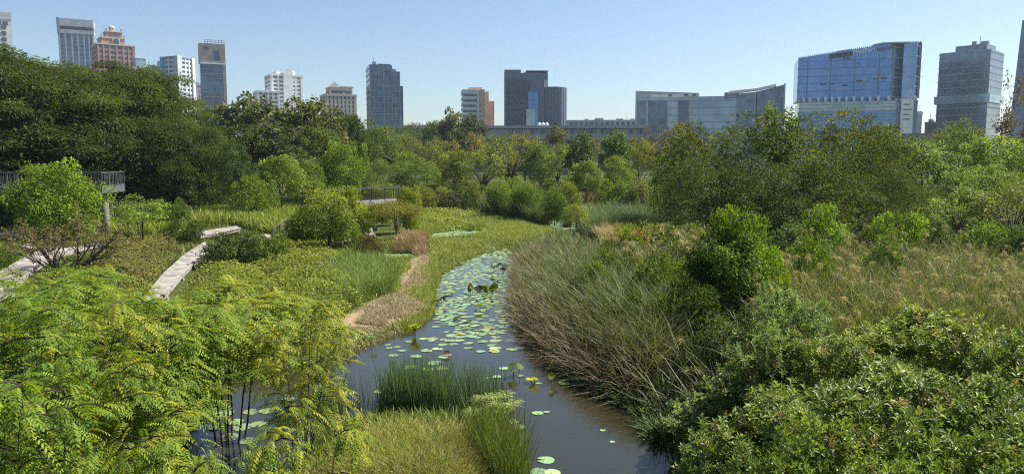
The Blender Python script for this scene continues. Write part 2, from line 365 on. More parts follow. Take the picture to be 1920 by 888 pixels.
proto('vinetree', *p_broad(23, 2.0, 5.0, 46, .14, .7, MG, cr=.55, npc=150, zc=.55, rz=.42, zlow=-.7, trunk=.35, nl=30, r0=.13, outward=.4, droop=.5, up=.35), tmat='darkbark')
proto('bamboo', *p_broad(24, 1.3, 4.6, 30, .3, .16, MG, cr=.7, npc=200, zc=.62, rz=.38, zlow=-.95, trunk=.5, nl=26, r0=.04, outward=.6, droop=.35, up=.2))
for k_, s_d, nst in (('bare_a', 31, 1), ('bare_b', 32, 1)): proto(k_, twigs(RNG(s_d), 8, 6, .1, nst, 5), None)
def p_bareshrub(seed):
    g = RNG(seed); m = twigs(g, 3.0, 3.9, .03, 8, 4, .5); V = np.concatenate(m.v); sel = V[(V[:, 2] > .9)]; sel = sel[g.permutation(len(sel))[:2600]]
    n = len(sel); P = sel + g.normal(0, .05, (n, 3)); Ls = g.uniform(.05, .11, n)
    return m, leaves(g, P, runit(g, n), runit(g, n), Ls, Ls * .5, pick(g, [(.2, .17, .07), (.16, .16, .05), (.24, .17, .06)], n))
proto('bareshrub', *p_bareshrub(33), 'bark')
def p_baretree(seed):
    g = RNG(seed); m = twigs(g, 9, 8, .2, 1, 6, .5); V = np.concatenate(m.v); sel = V[(V[:, 2] > 2.5)]; sel = sel[g.permutation(len(sel))[:9000]]
    n = len(sel); P = sel + g.normal(0, .15, (n, 3)); Ls = g.uniform(.12, .25, n)
    return m, leaves(g, P, runit(g, n), runit(g, n), Ls, Ls * .5, pick(g, [(.13, .095, .07), (.1, .075, .055), (.16, .12, .08)], n))
proto('drytree', *p_baretree(34), 'bark')

def p_pinnate(seed, H, rw, nst, nbr, nlf, fmin=.42):
    """small legume tree: stems, arching twigs, pinnate leaves with real leaflets"""
    g = RNG(seed); m = MB(); parts = []
    for s in range(nst):
        a = 6.283 * (s + g.uniform(-.3, .3)) / nst; rr = rw * g.uniform(.3, .62); hh = H * g.uniform(.72, .95)
        tip = np.array([math.cos(a) * rr, math.sin(a) * rr, hh]); b0 = np.array([math.cos(a) * .1, math.sin(a) * .1, -.6])
        mid = b0 * .45 + tip * .55 + np.array([-math.cos(a), -math.sin(a), 0]) * rr * .18
        ts = np.linspace(0, 1, 7)[:, None]; path = b0 * (1 - ts) ** 2 + 2 * mid * ts * (1 - ts) + tip * ts ** 2 + g.normal(0, .03, (7, 3))
        m.tube(path, list(np.linspace(.03, .006, 7)), 5)
        for ib in range(nbr):
            f = 1.0 if ib < 3 else g.uniform(fmin, 1.0); i = f * 6; i0 = min(int(i), 5); st = path[i0] + (path[i0 + 1] - path[i0]) * (i - i0)
            aa = g.normal(a, 1.3); L_ = rw * g.uniform(.3, .62) * (1.15 - .4 * f); dz = g.uniform(.15, .6)
            d0 = nrm(np.array([math.cos(aa), math.sin(aa), dz])); tt = np.linspace(0, 1, 6)[:, None]
            tw = st + d0 * L_ * tt + np.array([0, 0, -1]) * L_ * .42 * tt ** 2
            m.tube(tw, list(np.linspace(.011, .004, 6)), 4)
            n = nlf; fi = g.uniform(.02 if ib < 3 else .12, 1.0, n) * 5; j0 = np.minimum(fi.astype(int), 4); base = tw[j0] + (tw[j0 + 1] - tw[j0]) * (fi - j0)[:, None]
            tdir = nrm(tw[-1] - tw[0]); az = g.uniform(0, 6.283, n)
            out_ = nrm(np.stack([np.cos(az), np.sin(az), g.uniform(-.1, .5, n)], 1) + tdir * .9)
            LL = g.uniform(.34, .62, n); npair = 8; tt2 = (np.arange(npair) + 1.2) / (npair + .6)
            pos = base[:, None] + out_[:, None] * (LL[:, None] * tt2)[..., None] + np.array([0, 0, -1]) * (LL[:, None] * .42 * tt2 ** 2)[..., None]
            tang = nrm(out_[:, None] + np.array([0, 0, -.84]) * tt2[None, :, None]); side = nrm(np.cross(tang, [0, 0, 1.])); nr = nrm(np.cross(side, tang))
            hue = pick(g, [(.2, .275, .025), (.27, .32, .03), (.14, .22, .022), (.35, .345, .035), (.11, .18, .022)], n, .15)
            for sg in (-1, 1):
                d = nrm(side * sg + tang * .35 + g.normal(0, .05, side.shape) - np.array([0, 0, .22]))
                Ls = (LL[:, None] * .2 * np.sin(.5 + 2.2 * tt2)).ravel() * g.uniform(.9, 1.1, n * npair)
                parts.append(leaves(g, pos.reshape(-1, 3), d.reshape(-1, 3), nr.reshape(-1, 3) + g.normal(0, .05, (n * npair, 3)), Ls, Ls * .43, np.repeat(hue, npair, 0) * g.uniform(.95, 1.05, (n * npair, 1)), .1))
    return m, merge(parts)
for i, sd0 in enumerate((41, 42, 43)): proto('pinnate_%d' % i, *p_pinnate(sd0, 4.2, 2.2, 6, 22, 7), 'darkbark', 'leaf_soft')

proto('pinnate_3', *p_pinnate(44, 4.2, 2.2, 7, 25, 10, .62), 'darkbark', 'leaf_soft')
def p_glossy(seed, H, rw, nros, pal):
    g = RNG(seed); C = shellpts(g, 46, .42, rw, rw, H * .5, H * .5, -.75, .6); m = limbs(g, C, H * .25, .05, 26, .1, 4)
    ix = g.integers(0, len(C), nros); u = runit(g, nros); u[:, 2] = np.where(u[:, 2] < -.2, -u[:, 2], u[:, 2])
    P = C[ix] + u * g.uniform(.18, .46, (nros, 1)) * [1, 1, .9]; P = P[P[:, 2] > .15]; u = u[:len(P)]; ix = ix[:len(P)]; n = len(P)
    axis_ = nrm(u * .6 + [0, 0, .9] + g.normal(0, .25, (n, 3))); e1 = nrm(np.cross(axis_, [.3, .5, .81])); e2 = np.cross(axis_, e1)
    V, Q, Cc = [], [], []; nv = 0; base = pick(g, pal, n, .16)
    for k in range(9):
        a = k * 2.4 + g.uniform(-.3, .3, n); el = (.18 + k * .11) + g.uniform(-.12, .12, n)
        d = nrm((e1 * np.cos(a)[:, None] + e2 * np.sin(a)[:, None]) * np.cos(el)[:, None] + axis_ * np.sin(el)[:, None])
        s = nrm(np.cross(d, axis_ + 1e-3)); nr = np.cross(s, d); L_ = g.uniform(.11, .18, n)[:, None] * (1.08 - .05 * k); wd = L_ * .21
        p0 = P + axis_ * .012 * k; fold = nr * wd * .45
        vv = np.stack([p0, p0 + d * L_ * .6, p0 + d * L_ - nr * L_ * .12, p0 + d * L_ * .6 + s * wd + fold, p0 + d * L_ * .6 - s * wd + fold, p0 + d * L_ * .28 + s * wd * .55 + fold * .5, p0 + d * L_ * .28 - s * wd * .55 + fold * .5], 1)
        q = np.arange(n)[:, None] * 7 + nv
        V.append(vv.reshape(-1, 3)); Q += [q + [0, 5, 3, 1], q + [1, 3, 2, 2], q + [0, 1, 4, 6], q + [1, 2, 4, 4]]
        nv += n * 7; Cc.append(np.repeat(base * g.uniform(.85, 1.2, (n, 1)), 7, 0))
    V = np.concatenate(V); Q = [x for x in Q]; quads = np.concatenate([Q[i] for i in range(len(Q)) if i % 4 in (0, 2)]); tris = np.concatenate([Q[i][:, :3] for i in range(len(Q)) if i % 4 in (1, 3)])
    tm = m.mesh('trunk', True); tm.materials.append(M['bark']); cm = mesh_np('crown', V, [quads, tris], np.concatenate(Cc)); cm.materials.append(M['leaf_gloss'])
    return tm, cm, np.ptp(np.percentile(V, [1, 99], axis=0)[:, 0]), np.percentile(V[:, 2], 99.6)
GG = [(.13, .185, .028), (.165, .22, .036), (.22, .265, .048), (.105, .15, .023)] * 4 + [(.22, .16, .06)]
for i in range(3): PROTO['glossy_%d' % i] = p_glossy(51 + i, 2.9, 1.55, 1250, GG)

PR = random.Random(7)
def plant(key, name, label, cat, px, D, top, wpx, tint=(1, 1, 1), group=None, rot=None, zb=None, trunkname='trunk', crownname='crown'):
    tm, cm, W_, H_ = PROTO[key]; p = A(px, top, D); zb = (gz(p[0], p[1]) - .05) if zb is None else zb
    o = empty(name, (p[0], p[1], zb), PR.uniform(0, 6.28) if rot is None else rot)
    sx = wpx / F * D / W_; an = PR.uniform(.88, 1.13); o.scale = (sx * an, sx / an, max(p[2] - zb, .3) / H_)
    tag(o, label, cat, group)
    if tm: link(trunkname, tm, None, o)
    if cm:
        c = link(crownname, cm, None, o); c.color = (*tint, 1)
    return o

# ------------------------------------------------------------------ the city beyond the park
GREYG = glassmat('grey_glass', (.05, .07, .1), (.2, .25, .32), (2.2, 2.2, 3.4), .5, .16)
DARKG = glassmat('dark_blue_glass', (.03, .055, .09), (.13, .19, .27), (2.6, 2.6, 3.4), .5, .14)
BLUEG = glassmat('blue_glass', (.07, .16, .35), (.15, .28, .52), (2.4, 2.4, 4.0), .6, .14)
PALEG = glassmat('pale_glass', (.2, .29, .33), (.42, .53, .57), (2.4, 2.4, 4.0), .45, .2)
WIN = glassmat('window_glass', (.035, .045, .06), (.14, .17, .2), (2.5, 2.5, 3.3), .3, .15)
SLATE = noisemat('slate_cladding', (.11, .13, .185), (.145, .17, .235), .06, .5, .4, stretch=(1, 1, .1))
WHITE = paint('white_render', (.62, .63, .64)); CREAM = paint('cream_render', (.52, .46, .4)); PINK = paint('pink_stone', (.36, .21, .18))
PGREY = paint('pale_grey_render', (.44, .46, .49)); MGREY = paint('mid_grey_render', (.27, .28, .31)); BEIGE = paint('beige_cladding', (.36, .3, .25)); ORANGE = paint('orange_render', (.6, .4, .26))
LBLUE = paint('light_blue_render', (.13, .36, .66)); DBAND = paint('dark_frame', (.06, .07, .09)); BRIGHT = paint('bright_white', (.8, .8, .8))
MULL = paint('pale_mullion', (.3, .35, .4)); BMULL = paint('blue_mullion', (.13, .22, .36)); ROOFG = paint('roof_grey', (.2, .24, .3))

def site(name, label, px0, px1, ytop, D, yaw=0, cat='building', group=None):
    pc = (px0 + px1) / 2; p = A(pc, ytop, D); az = math.atan2(p[0], D)
    o = empty(name, (p[0], D, 0), -az + R(yaw)); tag(o, label, cat, group)
    px_m = D / F * math.cos(az)              # metres per photo pixel, square to the view
    return o, (px1 - px0) * px_m, p[2], px_m
def ring(root, name, mat, w_, d_, pr, zs, h_, y0=0, x0=None):
    """one floor band mesh, shared by a copy on every floor"""
    x0 = -w_ / 2 if x0 is None else x0
    me = MB().box(x0 - pr, x0 + w_ + pr, y0 - pr, y0 + d_ + pr, 0, h_).mesh(name); me.materials.append(mat)
    for z in zs: o = link(name, me, None, root); o.location.z = z
def piers(root, name, mat, xs, pw, d_, pr, z0, z1, y0=0):
    me = MB().box(-pw / 2, pw / 2, y0 - pr, y0 + d_ + pr, z0, z1).mesh(name); me.materials.append(mat)
    for x in xs: o = link(name, me, None, root); o.location.x = x
def spiers(root, name, mat, ys, pw, w_, pr, z0, z1):
    me = MB().box(-w_ / 2 - pr, w_ / 2 + pr, -pw / 2, pw / 2, z0, z1).mesh(name); me.materials.append(mat)
    for y in ys: o = link(name, me, None, root); o.location.y = y
def core(root, mat, x0, x1, y0, y1, z0, z1, name='glazing'): return MB().box(x0, x1, y0, y1, z0, z1).build(name, mat, root)
def floors(z0, z1, dz): return list(np.arange(z0, z1, dz))

# 1 white tower cut by the frame
r, W1, H1, pm = site('apartment_tower', 'tall white tower cut off by the left border of the photo', -42, 19, 21, 620)
core(r, WHITE, -W1 / 2, W1 / 2, 0, 22, 0, H1 - 6, 'wall'); core(r, PGREY, -W1 / 2 - .3, W1 / 2 + .3, -.3, 22.3, H1 - 6, H1, 'roof_band')
me = MB().box(-1.6, 1.6, -.25, .4, 0, 3).mesh('window'); me.materials.append(WIN)
for z in floors(40, H1 - 12, 5): 
    for x in (W1 / 2 - 5.5, W1 / 2 - 14): o = link('window', me, None, r); o.location = (x, 0, z)
for x in (W1 / 2 - 4, W1 / 2 - 8.5): o = link('window', me, None, r); o.location = (x, 0, H1 - 10.5)

# 2 grey condominium with a pale crown
r, W1, H1, pm = site('apartment_tower', 'tall grey condominium with two pale bands along its flat roof', 108, 173, 35, 700, -4)
core(r, GREYG, -W1 / 2, W1 / 2, 0, 16, 0, H1 - 14)
ring(r, 'floor_band', MULL, W1, 16, .35, floors(20, H1 - 16, 3.6), .5)
piers(r, 'pier', PGREY, [-W1 / 2 + .8, -W1 * .3, -W1 * .12, W1 * .05, W1 * .22, W1 * .36, W1 / 2 - .5], 1.0, 16, .5, 0, H1 - 14)
core(r, PGREY, -W1 / 2 - .6, W1 / 2 + .6, -.6, 16.6, H1 - 14, H1 - 10.5, 'roof_band'); core(r, DBAND, -W1 / 2 + 1, W1 / 2 - 1, .4, 15, H1 - 10.5, H1 - 7.5, 'roof_recess')
core(r, PGREY, -W1 / 2 - .6, W1 / 2 + .6, -.6, 16.6, H1 - 7.5, H1 - .5, 'parapet'); core(r, MGREY, -W1 / 2 - .7, -W1 / 2 + 1.8, -.7, 16.7, H1 - 14.2, H1, 'end_wall')

# 3 stepped pink tower
r, W1, H1, pm = site('stepped_tower', 'pink stone tower stepping up in tiers to a small cupola', 180, 249, 44, 640, 9)
zs = H1 - 44 * pm; z2 = H1 - 28 * pm; z3 = H1 - 14 * pm; x0 = -W1 / 2
core(r, WIN, -W1 / 2, W1 / 2, 0, 26, 0, zs); ring(r, 'floor_band', PINK, W1, 26, .45, floors(15, zs, 4.2), 1.7)
piers(r, 'pier', PINK, [x0 + .9, x0 + W1 * .17, x0 + W1 * .33, x0 + W1 * .52, x0 + W1 * .7, x0 + W1 * .84, -x0 - .9], 1.5, 26, .7, 0, zs + .6); spiers(r, 'side_pier', PINK, [1, 9, 17, 25], 1.4, W1, .7, 0, zs + .6)
a0, a1 = x0 + 9 * pm, x0 + 53 * pm
core(r, PINK, a0, a1, 3, 23, zs, z2, 'lower_tier'); MB().box(x0 + 30 * pm, x0 + 44 * pm, 2.3, 4, zs, z2 - 1).build('gable_bay', CREAM, r)
m_ = MB().box(-1.7, 1.7, 0, 1, 0, 2.6)
m_.prism([(math.cos(t_) * 1.7, .01) for t_ in (0, 3.14)] + [(0, 1)], 2.6, 2.7)
arch = MB(); pts = [(-2.2, 0), (2.2, 0)] + [(2.2 * math.cos(t_), 3 + 2.2 * math.sin(t_)) for t_ in np.linspace(0, math.pi, 9)]
n_ = len(pts); arch.add([(x, y, z) for y in (0, .6) for x, z in pts], [tuple(range(n_)), tuple(range(n_, 2 * n_))[::-1]] + [(i, (i + 1) % n_, n_ + (i + 1) % n_, n_ + i) for i in range(n_)])
o = arch.build('arched_window', WIN, r); o.location = (x0 + 37 * pm, 1.9, zs + .5)
b0, b1 = x0 + 20 * pm, x0 + 50 * pm; core(r, PINK, b0, b1, 6, 20, z2, z3, 'upper_tier')
ring(r, 'cornice', CREAM, b1 - b0, 14, .5, [z3 - .8], .9, 6, b0); ring(r, 'cornice', CREAM, a1 - a0, 20, .5, [z2 - .8], .9, 3, a0); ring(r, 'cornice', CREAM, W1, 26, .9, [zs - .3], 1.0)
me = MB().box(-.9, .9, 5.7, 6.6, z2 + 1, z3 - 2).mesh('slot_window'); me.materials.append(WIN)
for f in (.25, .5, .75): o = link('slot_window', me, None, r); o.location.x = b0 + (b1 - b0) * f
me = MB().box(-.5, .5, -.5, .5, 0, 2.2).mesh('finial'); me.materials.append(PINK)
for x, y, z in [(b0 + .5, 6.5, z3), (b1 - .5, 6.5, z3), (a0 + .5, 3.5, z2), (a1 - .5, 3.5, z2)]: o = link('finial', me, None, r); o.location = (x, y, z)
cx = x0 + 34 * pm; cup = MB().tube([(cx, 13, z3), (cx, 13, z3 + 1)], 2.6, 10)
for k in range(6): a = k * 1.047; cup.tube([(cx + 2 * math.cos(a), 13 + 2 * math.sin(a), z3 + 1), (cx + 2 * math.cos(a), 13 + 2 * math.sin(a), H1 - 2)], .38, 6)
cup.tube([(cx, 13, z3 + 1), (cx, 13, H1 - 2)], 1.2, 8); cup.tube([(cx, 13, H1 - 2), (cx, 13, H1 - 1.1), (cx, 13, H1)], [2.7, 2.3, .3], 10); cup.build('cupola', CREAM, r)

def roof_kit(root, x0, x1, y0, y1, z, seed, mast=True):
    q = random.Random(seed)
    for _ in range(4):
        a, b_ = q.uniform(x0, x1 - 2), q.uniform(y0, y1 - 2); core(root, PGREY if q.random() < .5 else MGREY, a, a + q.uniform(1.5, 4), b_, b_ + 2, z, z + q.uniform(.8, 2.2), 'roof_plant')
    if mast: x = q.uniform(x0, x1); MB().tube([(x, y0 + 1, z), (x, y0 + 1, z + 5)], .14, 5).build('roof_mast', MGREY, root)
# 4-7 cluster of paler blocks
def slab_block(name, label, px0, px1, ytop, D, depth, yaw, wall, fh=3.6, bh=1.7, npier=4, roof=None, glass=WIN):
    r, W1, H1, pm = site(name, label, px0, px1, ytop, D, yaw)
    zt = H1 - (roof or 0); core(r, glass, -W1 / 2, W1 / 2, 0, depth, 0, zt); ring(r, 'floor_band', wall, W1, depth, .5, floors(8, zt - fh * .6, fh), bh)
    piers(r, 'pier', wall, np.linspace(-W1 / 2 + .8, W1 / 2 - .8, npier), 1.6, depth, .75, 0, zt); spiers(r, 'side_pier', wall, np.linspace(.8, depth - .8, 3), 1.6, W1, .75, 0, zt)
    core(r, wall, -W1 / 2 - .9, W1 / 2 + .9, -.9, depth + .9, zt - 1.2, zt + .4, 'parapet'); roof_kit(r, -W1 / 2 + 1, W1 / 2 - 1, 1, depth - 1, zt + .4, int(px0))
    return r, W1, H1, zt, pm
r, W1, H1, zt, pm = slab_block('apartment_block', 'pale block with glazed greenish upper storeys beside the pink stepped tower', 250, 282, 108, 600, 14, 12, WHITE, 3.8, 1.2, 3, 8, glass=PALEG)
core(r, PALEG, -W1 / 2 + 2, W1 / 2 - 3, 2, 12, zt, H1, 'penthouse'); core(r, WHITE, -W1 / 2 + 1.6, W1 / 2 - 2.6, 1.6, 12.4, H1 - .6, H1 + .2, 'roof')
r, W1, H1, zt, pm = slab_block('apartment_block', 'narrow dark grey block squeezed between two pale towers', 283, 306, 118, 660, 16, 0, MGREY, 3.6, 2.1, 4, 3)
core(r, MGREY, 0, W1 * .35, 4, 10, zt, H1 + 2, 'stair_head')
r, W1, H1, zt, pm = slab_block('apartment_block', 'low pale block half hidden behind the huge tree beside the blue white tower', 283, 300, 134, 590, 12, 0, WHITE, 3.6, 1.4, 3, 2)
# blue-white tower: corner on to the viewer with a hipped roof
r, W1, H1, pm = site('apartment_tower', 'white and blue tower set corner on with a shallow grey hipped roof', 305, 359, 100, 560, 45)
s_w = W1 / math.sqrt(2); zt = H1 - 9 * pm
core(r, WIN, -s_w / 2, s_w / 2, -s_w / 2, s_w / 2, 0, zt)
BWHITE = paint('bluish_white', (.46, .53, .64)); me = MB().box(-s_w / 2 - .5, s_w / 2 + .5, -s_w / 2 - .5, s_w / 2 + .5, 0, 1.7).mesh('floor_band'); me.materials.append(BWHITE)
for z in floors(10, zt - 1, 3.3): o = link('floor_band', me, None, r); o.location.z = z
for nm, sx_, sy_, mt in (('corner_pier', -1, -1, PGREY), ('corner_pier', 1, -1, WHITE), ('corner_pier', -1, 1, LBLUE)):
    cw = 4.2 if sy_ < 0 and sx_ < 0 else 2.6
    x_, y_ = sx_ * (s_w / 2 + .1), sy_ * (s_w / 2 + .1); MB().box(x_ - cw / 2, x_ + cw / 2, y_ - cw / 2, y_ + cw / 2, 0, zt).build(nm, mt, r)
for k in range(2):
    MB().box(-s_w / 2 - .75, -s_w / 2 + .5, s_w * (.02 + .22 * k), s_w * (.02 + .22 * k) + 1.3, 0, zt).build('pier', WHITE if k == 0 else LBLUE, r)
    MB().box(s_w * (-.05 + .25 * k), s_w * (-.05 + .25 * k) + 1.3, -s_w / 2 - .75, -s_w / 2 + .5, 0, zt).build('pier', WHITE, r)
e = s_w / 2 + 1
MB().add([(-e, -e, zt), (e, -e, zt), (e, e, zt), (-e, e, zt), (0, 0, H1 - .8), (-e, -e, zt - 1.2), (e, -e, zt - 1.2), (e, e, zt - 1.2), (-e, e, zt - 1.2)], [(0, 1, 4), (1, 2, 4), (2, 3, 4), (3, 0, 4), (5, 6, 1, 0), (6, 7, 2, 1), (7, 8, 3, 2), (8, 5, 0, 3), (8, 7, 6, 5)]).build('roof', ROOFG, r)
slab_block('apartment_block', 'small pale block tucked against the foot of the beige topped tower', 362, 377, 156, 600, 10, 8, WHITE, 3.6, 1.6, 3, 1)

# 8 beige-topped tower
r, W1, H1, pm = site('office_tower', 'slim tower with a blank beige upper third and dark glass below', 374, 420, 82, 580, 3)
zb_ = H1 - 38 * pm; core(r, DARKG, -W1 / 2, W1 / 2, 0, 18, 0, zb_); core(r, BEIGE, -W1 / 2 - .4, W1 / 2 + .4, -.4, 18.4, zb_ + .8, H1, 'upper_wall'); core(r, BRIGHT, -W1 / 2 + .3, W1 / 2 + .6, -.9, 18.5, zb_ - .8, zb_ + .5, 'ledge')
core(r, BEIGE, W1 / 2 - 1.7, W1 / 2 + .55, -.6, 18.5, 0, zb_ - .8, 'end_fin'); core(r, WIN, W1 / 2 - 8, W1 / 2 - 3.6, -.55, .5, zb_ + 2, H1 - 9 * pm - 1.5, 'tall_window')
ring(r, 'floor_band', MULL, W1 - 3, 17, .3, floors(10, zb_ - 3, 3.5), .35)
sg = MB(); c0, c1_ = -W1 / 2 + 5, H1 - 9.5 * pm / 1.0
for dx, dz, ln in ((0, 0, 2.6),): sg.box(c0 - ln, c0 + ln, -.75, -.42, c1_ - .25, c1_ + .25); sg.box(c0 - .22, c0 + .22, -.78, -.42, c1_ - 1.3, c1_ + 1.5)
for sgn in (-1, 1): sg.bar((c0 - 1.3, -.6, c1_ + .9 * sgn), (c0 + 1.3, -.6, c1_ - .9 * sgn), .3, .3)
sg.build('wall_emblem', DBAND, r)
fn = MB()
for x in np.linspace(-W1 / 2 + 4, W1 / 2, 8): fn.bar((x, .2, H1), (x, .2, H1 + 7 * pm), .3, .3)
for z in (H1 + 3 * pm, H1 + 6.8 * pm): fn.bar((-W1 / 2 + 4, .2, z), (W1 / 2, .2, z), .3, .3)
fn.build('roof_frame', MGREY, r)

# 9-11 white and cream blocks over the teak trees
slab_block('apartment_block', 'lower white block standing left of the taller bright white tower', 482, 523, 168, 620, 16, 10, WHITE, 3.4, 1.7, 5, 1.5)
r, W1, H1, zt, pm = slab_block('apartment_tower', 'bright white tower of many balconies with a rounded stepped top', 508, 567, 134, 640, 22, 14, BRIGHT, 3.3, 1.8, 6, 3)
core(r, BRIGHT, -W1 * .3, W1 * .3, 3, 18, zt, H1 + 1, 'penthouse'); core(r, BRIGHT, -W1 * .12, W1 * .18, -1.6, 8, 0, zt + 1.5, 'centre_bay')
MB().add([(-W1 * .16, -1.5, zt + 1.5), (W1 * .22, -1.5, zt + 1.5), (W1 * .03, -1.5, zt + 6), (-W1 * .16, 8, zt + 1.5), (W1 * .22, 8, zt + 1.5), (W1 * .03, 8, zt + 6)], [(0, 1, 2), (5, 4, 3), (0, 2, 5, 3), (1, 4, 5, 2), (0, 3, 4, 1)]).build('gable', BRIGHT, r)
r, W1, H1, zt, pm = slab_block('apartment_block', 'cream and brown block with gabled penthouses left of the dark glass tower', 611, 667, 160, 560, 18, 14, CREAM, 3.3, 1.4, 8, 7)
core(r, CREAM, -W1 * .34, W1 * .42, 2, 16, zt, H1 - 1.5, 'penthouse')
MB().add([(-W1 * .4, 1, H1 - 1.5), (W1 * .02, 1, H1 - 1.5), (-W1 * .19, 1, H1 + 2.6), (-W1 * .4, 17, H1 - 1.5), (W1 * .02, 17, H1 - 1.5), (-W1 * .19, 17, H1 + 2.6)], [(0, 1, 2), (5, 4, 3), (0, 2, 5, 3), (1, 4, 5, 2), (0, 3, 4, 1)]).build('gable', BRIGHT, r)
core(r, WIN, -W1 * .3, W1 * .38, 1.6, 3, zt + 1, zt + 3, 'window_band'); core(r, CREAM, -W1 * .02, W1 * .45, 1, 17, H1 - 1.5, H1 - .6, 'roof')

# 12 dark glass tower
r, W1, H1, pm = site('office_tower', 'dark blue glass tower with thin pale grid lines and stepped right shoulder', 693, 756, 119, 480, 8)
x0 = -W1 / 2; xa, xb = x0 + 42 * pm, x0 + 57 * pm
core(r, DARKG, x0, xa, 0, 20, 0, H1 - 3 * pm, 'tall_shaft'); core(r, DARKG, xa - .2, xb, 1.2, 19, 0, H1 - 14 * pm, 'middle_shaft'); core(r, DARKG, xb - .2, -x0, 2.5, 18, 0, H1 - 40 * pm, 'low_shaft')
core(r, GREYG, x0 + 17 * pm, x0 + 40 * pm, 3, 16, H1 - 3 * pm, H1, 'penthouse'); roof_kit(r, x0 + 2, x0 + 14 * pm, 2, 16, H1 - 3 * pm, 8); roof_kit(r, xa, xb, 3, 16, H1 - 14 * pm, 9, False)
ring(r, 'floor_band', MULL, xa - x0, 20, .3, floors(18, H1 - 3 * pm, 3.6), .32, 0, x0); ring(r, 'floor_band', MULL, xb - xa, 17.8, .28, floors(18, H1 - 14 * pm, 3.6), .32, 1.2, xa)
piers(r, 'mullion', MULL, [x0 + .3, x0 + 8 * pm, x0 + 16 * pm, x0 + 25 * pm, x0 + 26 * pm, x0 + 34 * pm, xa - .3], .3, 20, .45, 0, H1 - 3 * pm); piers(r, 'corner_mullion', MULL, [xb - .4, xa + 5 * pm], .35, 17.8, .45, 0, H1 - 14 * pm, 1.2)

# 13 orange and white stepped block
r, W1, H1, pm = site('apartment_block', 'stepped white block with window bands and orange sunlit end walls', 868, 925, 163, 520, 4)
x0 = -W1 / 2; xs_ = [x0, x0 + 39 * pm, x0 + 47 * pm, x0 + 58 * pm]; tops = [H1 - 6 * pm, H1 - 9 * pm, H1 - 26 * pm]
for k in range(3):
    zt = tops[k]; y_ = 3.0 * k
    core(r, WIN, xs_[k], xs_[k + 1], y_, 18, 0, zt, 'glazing'); ring(r, 'floor_band', WHITE if k == 0 else ORANGE, xs_[k + 1] - xs_[k], 18 - y_, .4, floors(8, zt - 2, 3.7), 2.1, y_, xs_[k])
    core(r, ORANGE, xs_[k + 1] - 2.4 - (1.6 if k else 0), xs_[k + 1] + .6, y_ - .6, 18.7, 0, zt + .5, 'end_wall'); core(r, WHITE if k == 0 else ORANGE, xs_[k] - .5, xs_[k + 1] + .5, y_ - .5, 18.5, zt - .9, zt + .3, 'parapet')
core(r, WHITE, x0 + 26 * pm, x0 + 30 * pm, -.7, 2, 0, tops[0], 'stair_bay'); core(r, ORANGE, x0 + 12 * pm, x0 + 36 * pm, 3, 14, tops[0], H1, 'roof_block'); core(r, ORANGE, x0 + 31 * pm, x0 + 39 * pm, -.75, 6, H1 - 30 * pm, H1 - 6.2 * pm, 'orange_panel')

# 14 dark slate hotel
r, W1, H1, pm = site('hotel_tower', 'large slate grey hotel with rooftop pergola and blue glass notch', 947, 1064, 131, 450, 3)
x0 = -W1 / 2; xa = x0 + 80 * pm
core(r, SLATE, x0, xa, 0, 26, 0, H1 - 6 * pm, 'main_wall'); core(r, SLATE, x0, x0 + 30 * pm, -.2, 26.2, H1 - 6 * pm, H1, 'raised_wall')
FINM = paint('slate_fin', (.09, .1, .13)); fin = MB().box(-.22, .22, -.45, .2, 0, H1 - 18 * pm).mesh('facade_fin'); fin.materials.append(FINM)
for x in np.linspace(x0 + 1.5, x0 + 48 * pm, 16): o = link('facade_fin', fin, None, r); o.location.x = x
slot = MB()
for k_, x in enumerate(np.linspace(x0 + 2.5, x0 + 46 * pm, 8)):
    for z in floors(14, H1 - 22 * pm, 3.4): slot.box(x - .35, x + .35, -.12, .2, z, z + 1.7)
tag(slot.build('slit_windows', WIN, r), kind='stuff')
core(r, BLUEG, x0 + 44 * pm, x0 + 62 * pm, -1.2, 4, 0, H1 - 40 * pm, 'glass_notch'); core(r, SLATE, x0 + 46 * pm, x0 + 64 * pm, -1.6, 3, H1 - 40 * pm, H1 - 31 * pm, 'notch_head'); core(r, PALEG, x0 + 40 * pm, x0 + 56 * pm, -2, 4, 0, H1 - 72 * pm, 'lobby_glass')
th = np.linspace(math.pi, 0, 13); cxx, rx_ = x0 + 90 * pm, 27 * pm
MB().prism([(cxx + rx_ * math.cos(t_), 8 - 10 * math.sin(t_)) for t_ in th] + [(cxx + rx_, 24), (cxx - rx_, 24)], 0, H1 - 31 * pm).build('curved_wing', SLATE, r)
for k_, t_ in enumerate(np.linspace(2.7, .25, 11)): 
    x_, y_ = cxx + rx_ * math.cos(t_), 8 - 10 * math.sin(t_); MB().box(x_ - .2, x_ + .12, y_ - .2, y_ + .4, 0, H1 - 31.5 * pm).build('facade_fin', FINM, r)
pg = MB(); pg.box(x0 + 40 * pm, x0 + 81 * pm, 2, 20, H1 - 1.6 * pm, H1 - .6 * pm)
for x in np.linspace(x0 + 41 * pm, x0 + 79 * pm, 8):
    for y in (2.6, 18): pg.bar((x, y, H1 - 6 * pm), (x, y, H1 - 1.6 * pm), .5, .5)
pg.build('roof_pergola', DBAND, r); core(r, BRIGHT, x0 + 34 * pm, x0 + 66 * pm, 5, 16, H1 - 6 * pm, H1 - 3.2 * pm, 'roof_bar'); core(r, PGREY, xa - 7 * pm, xa - 2 * pm, -.4, 3, H1 - 32 * pm, H1 - 18 * pm, 'pale_panel')

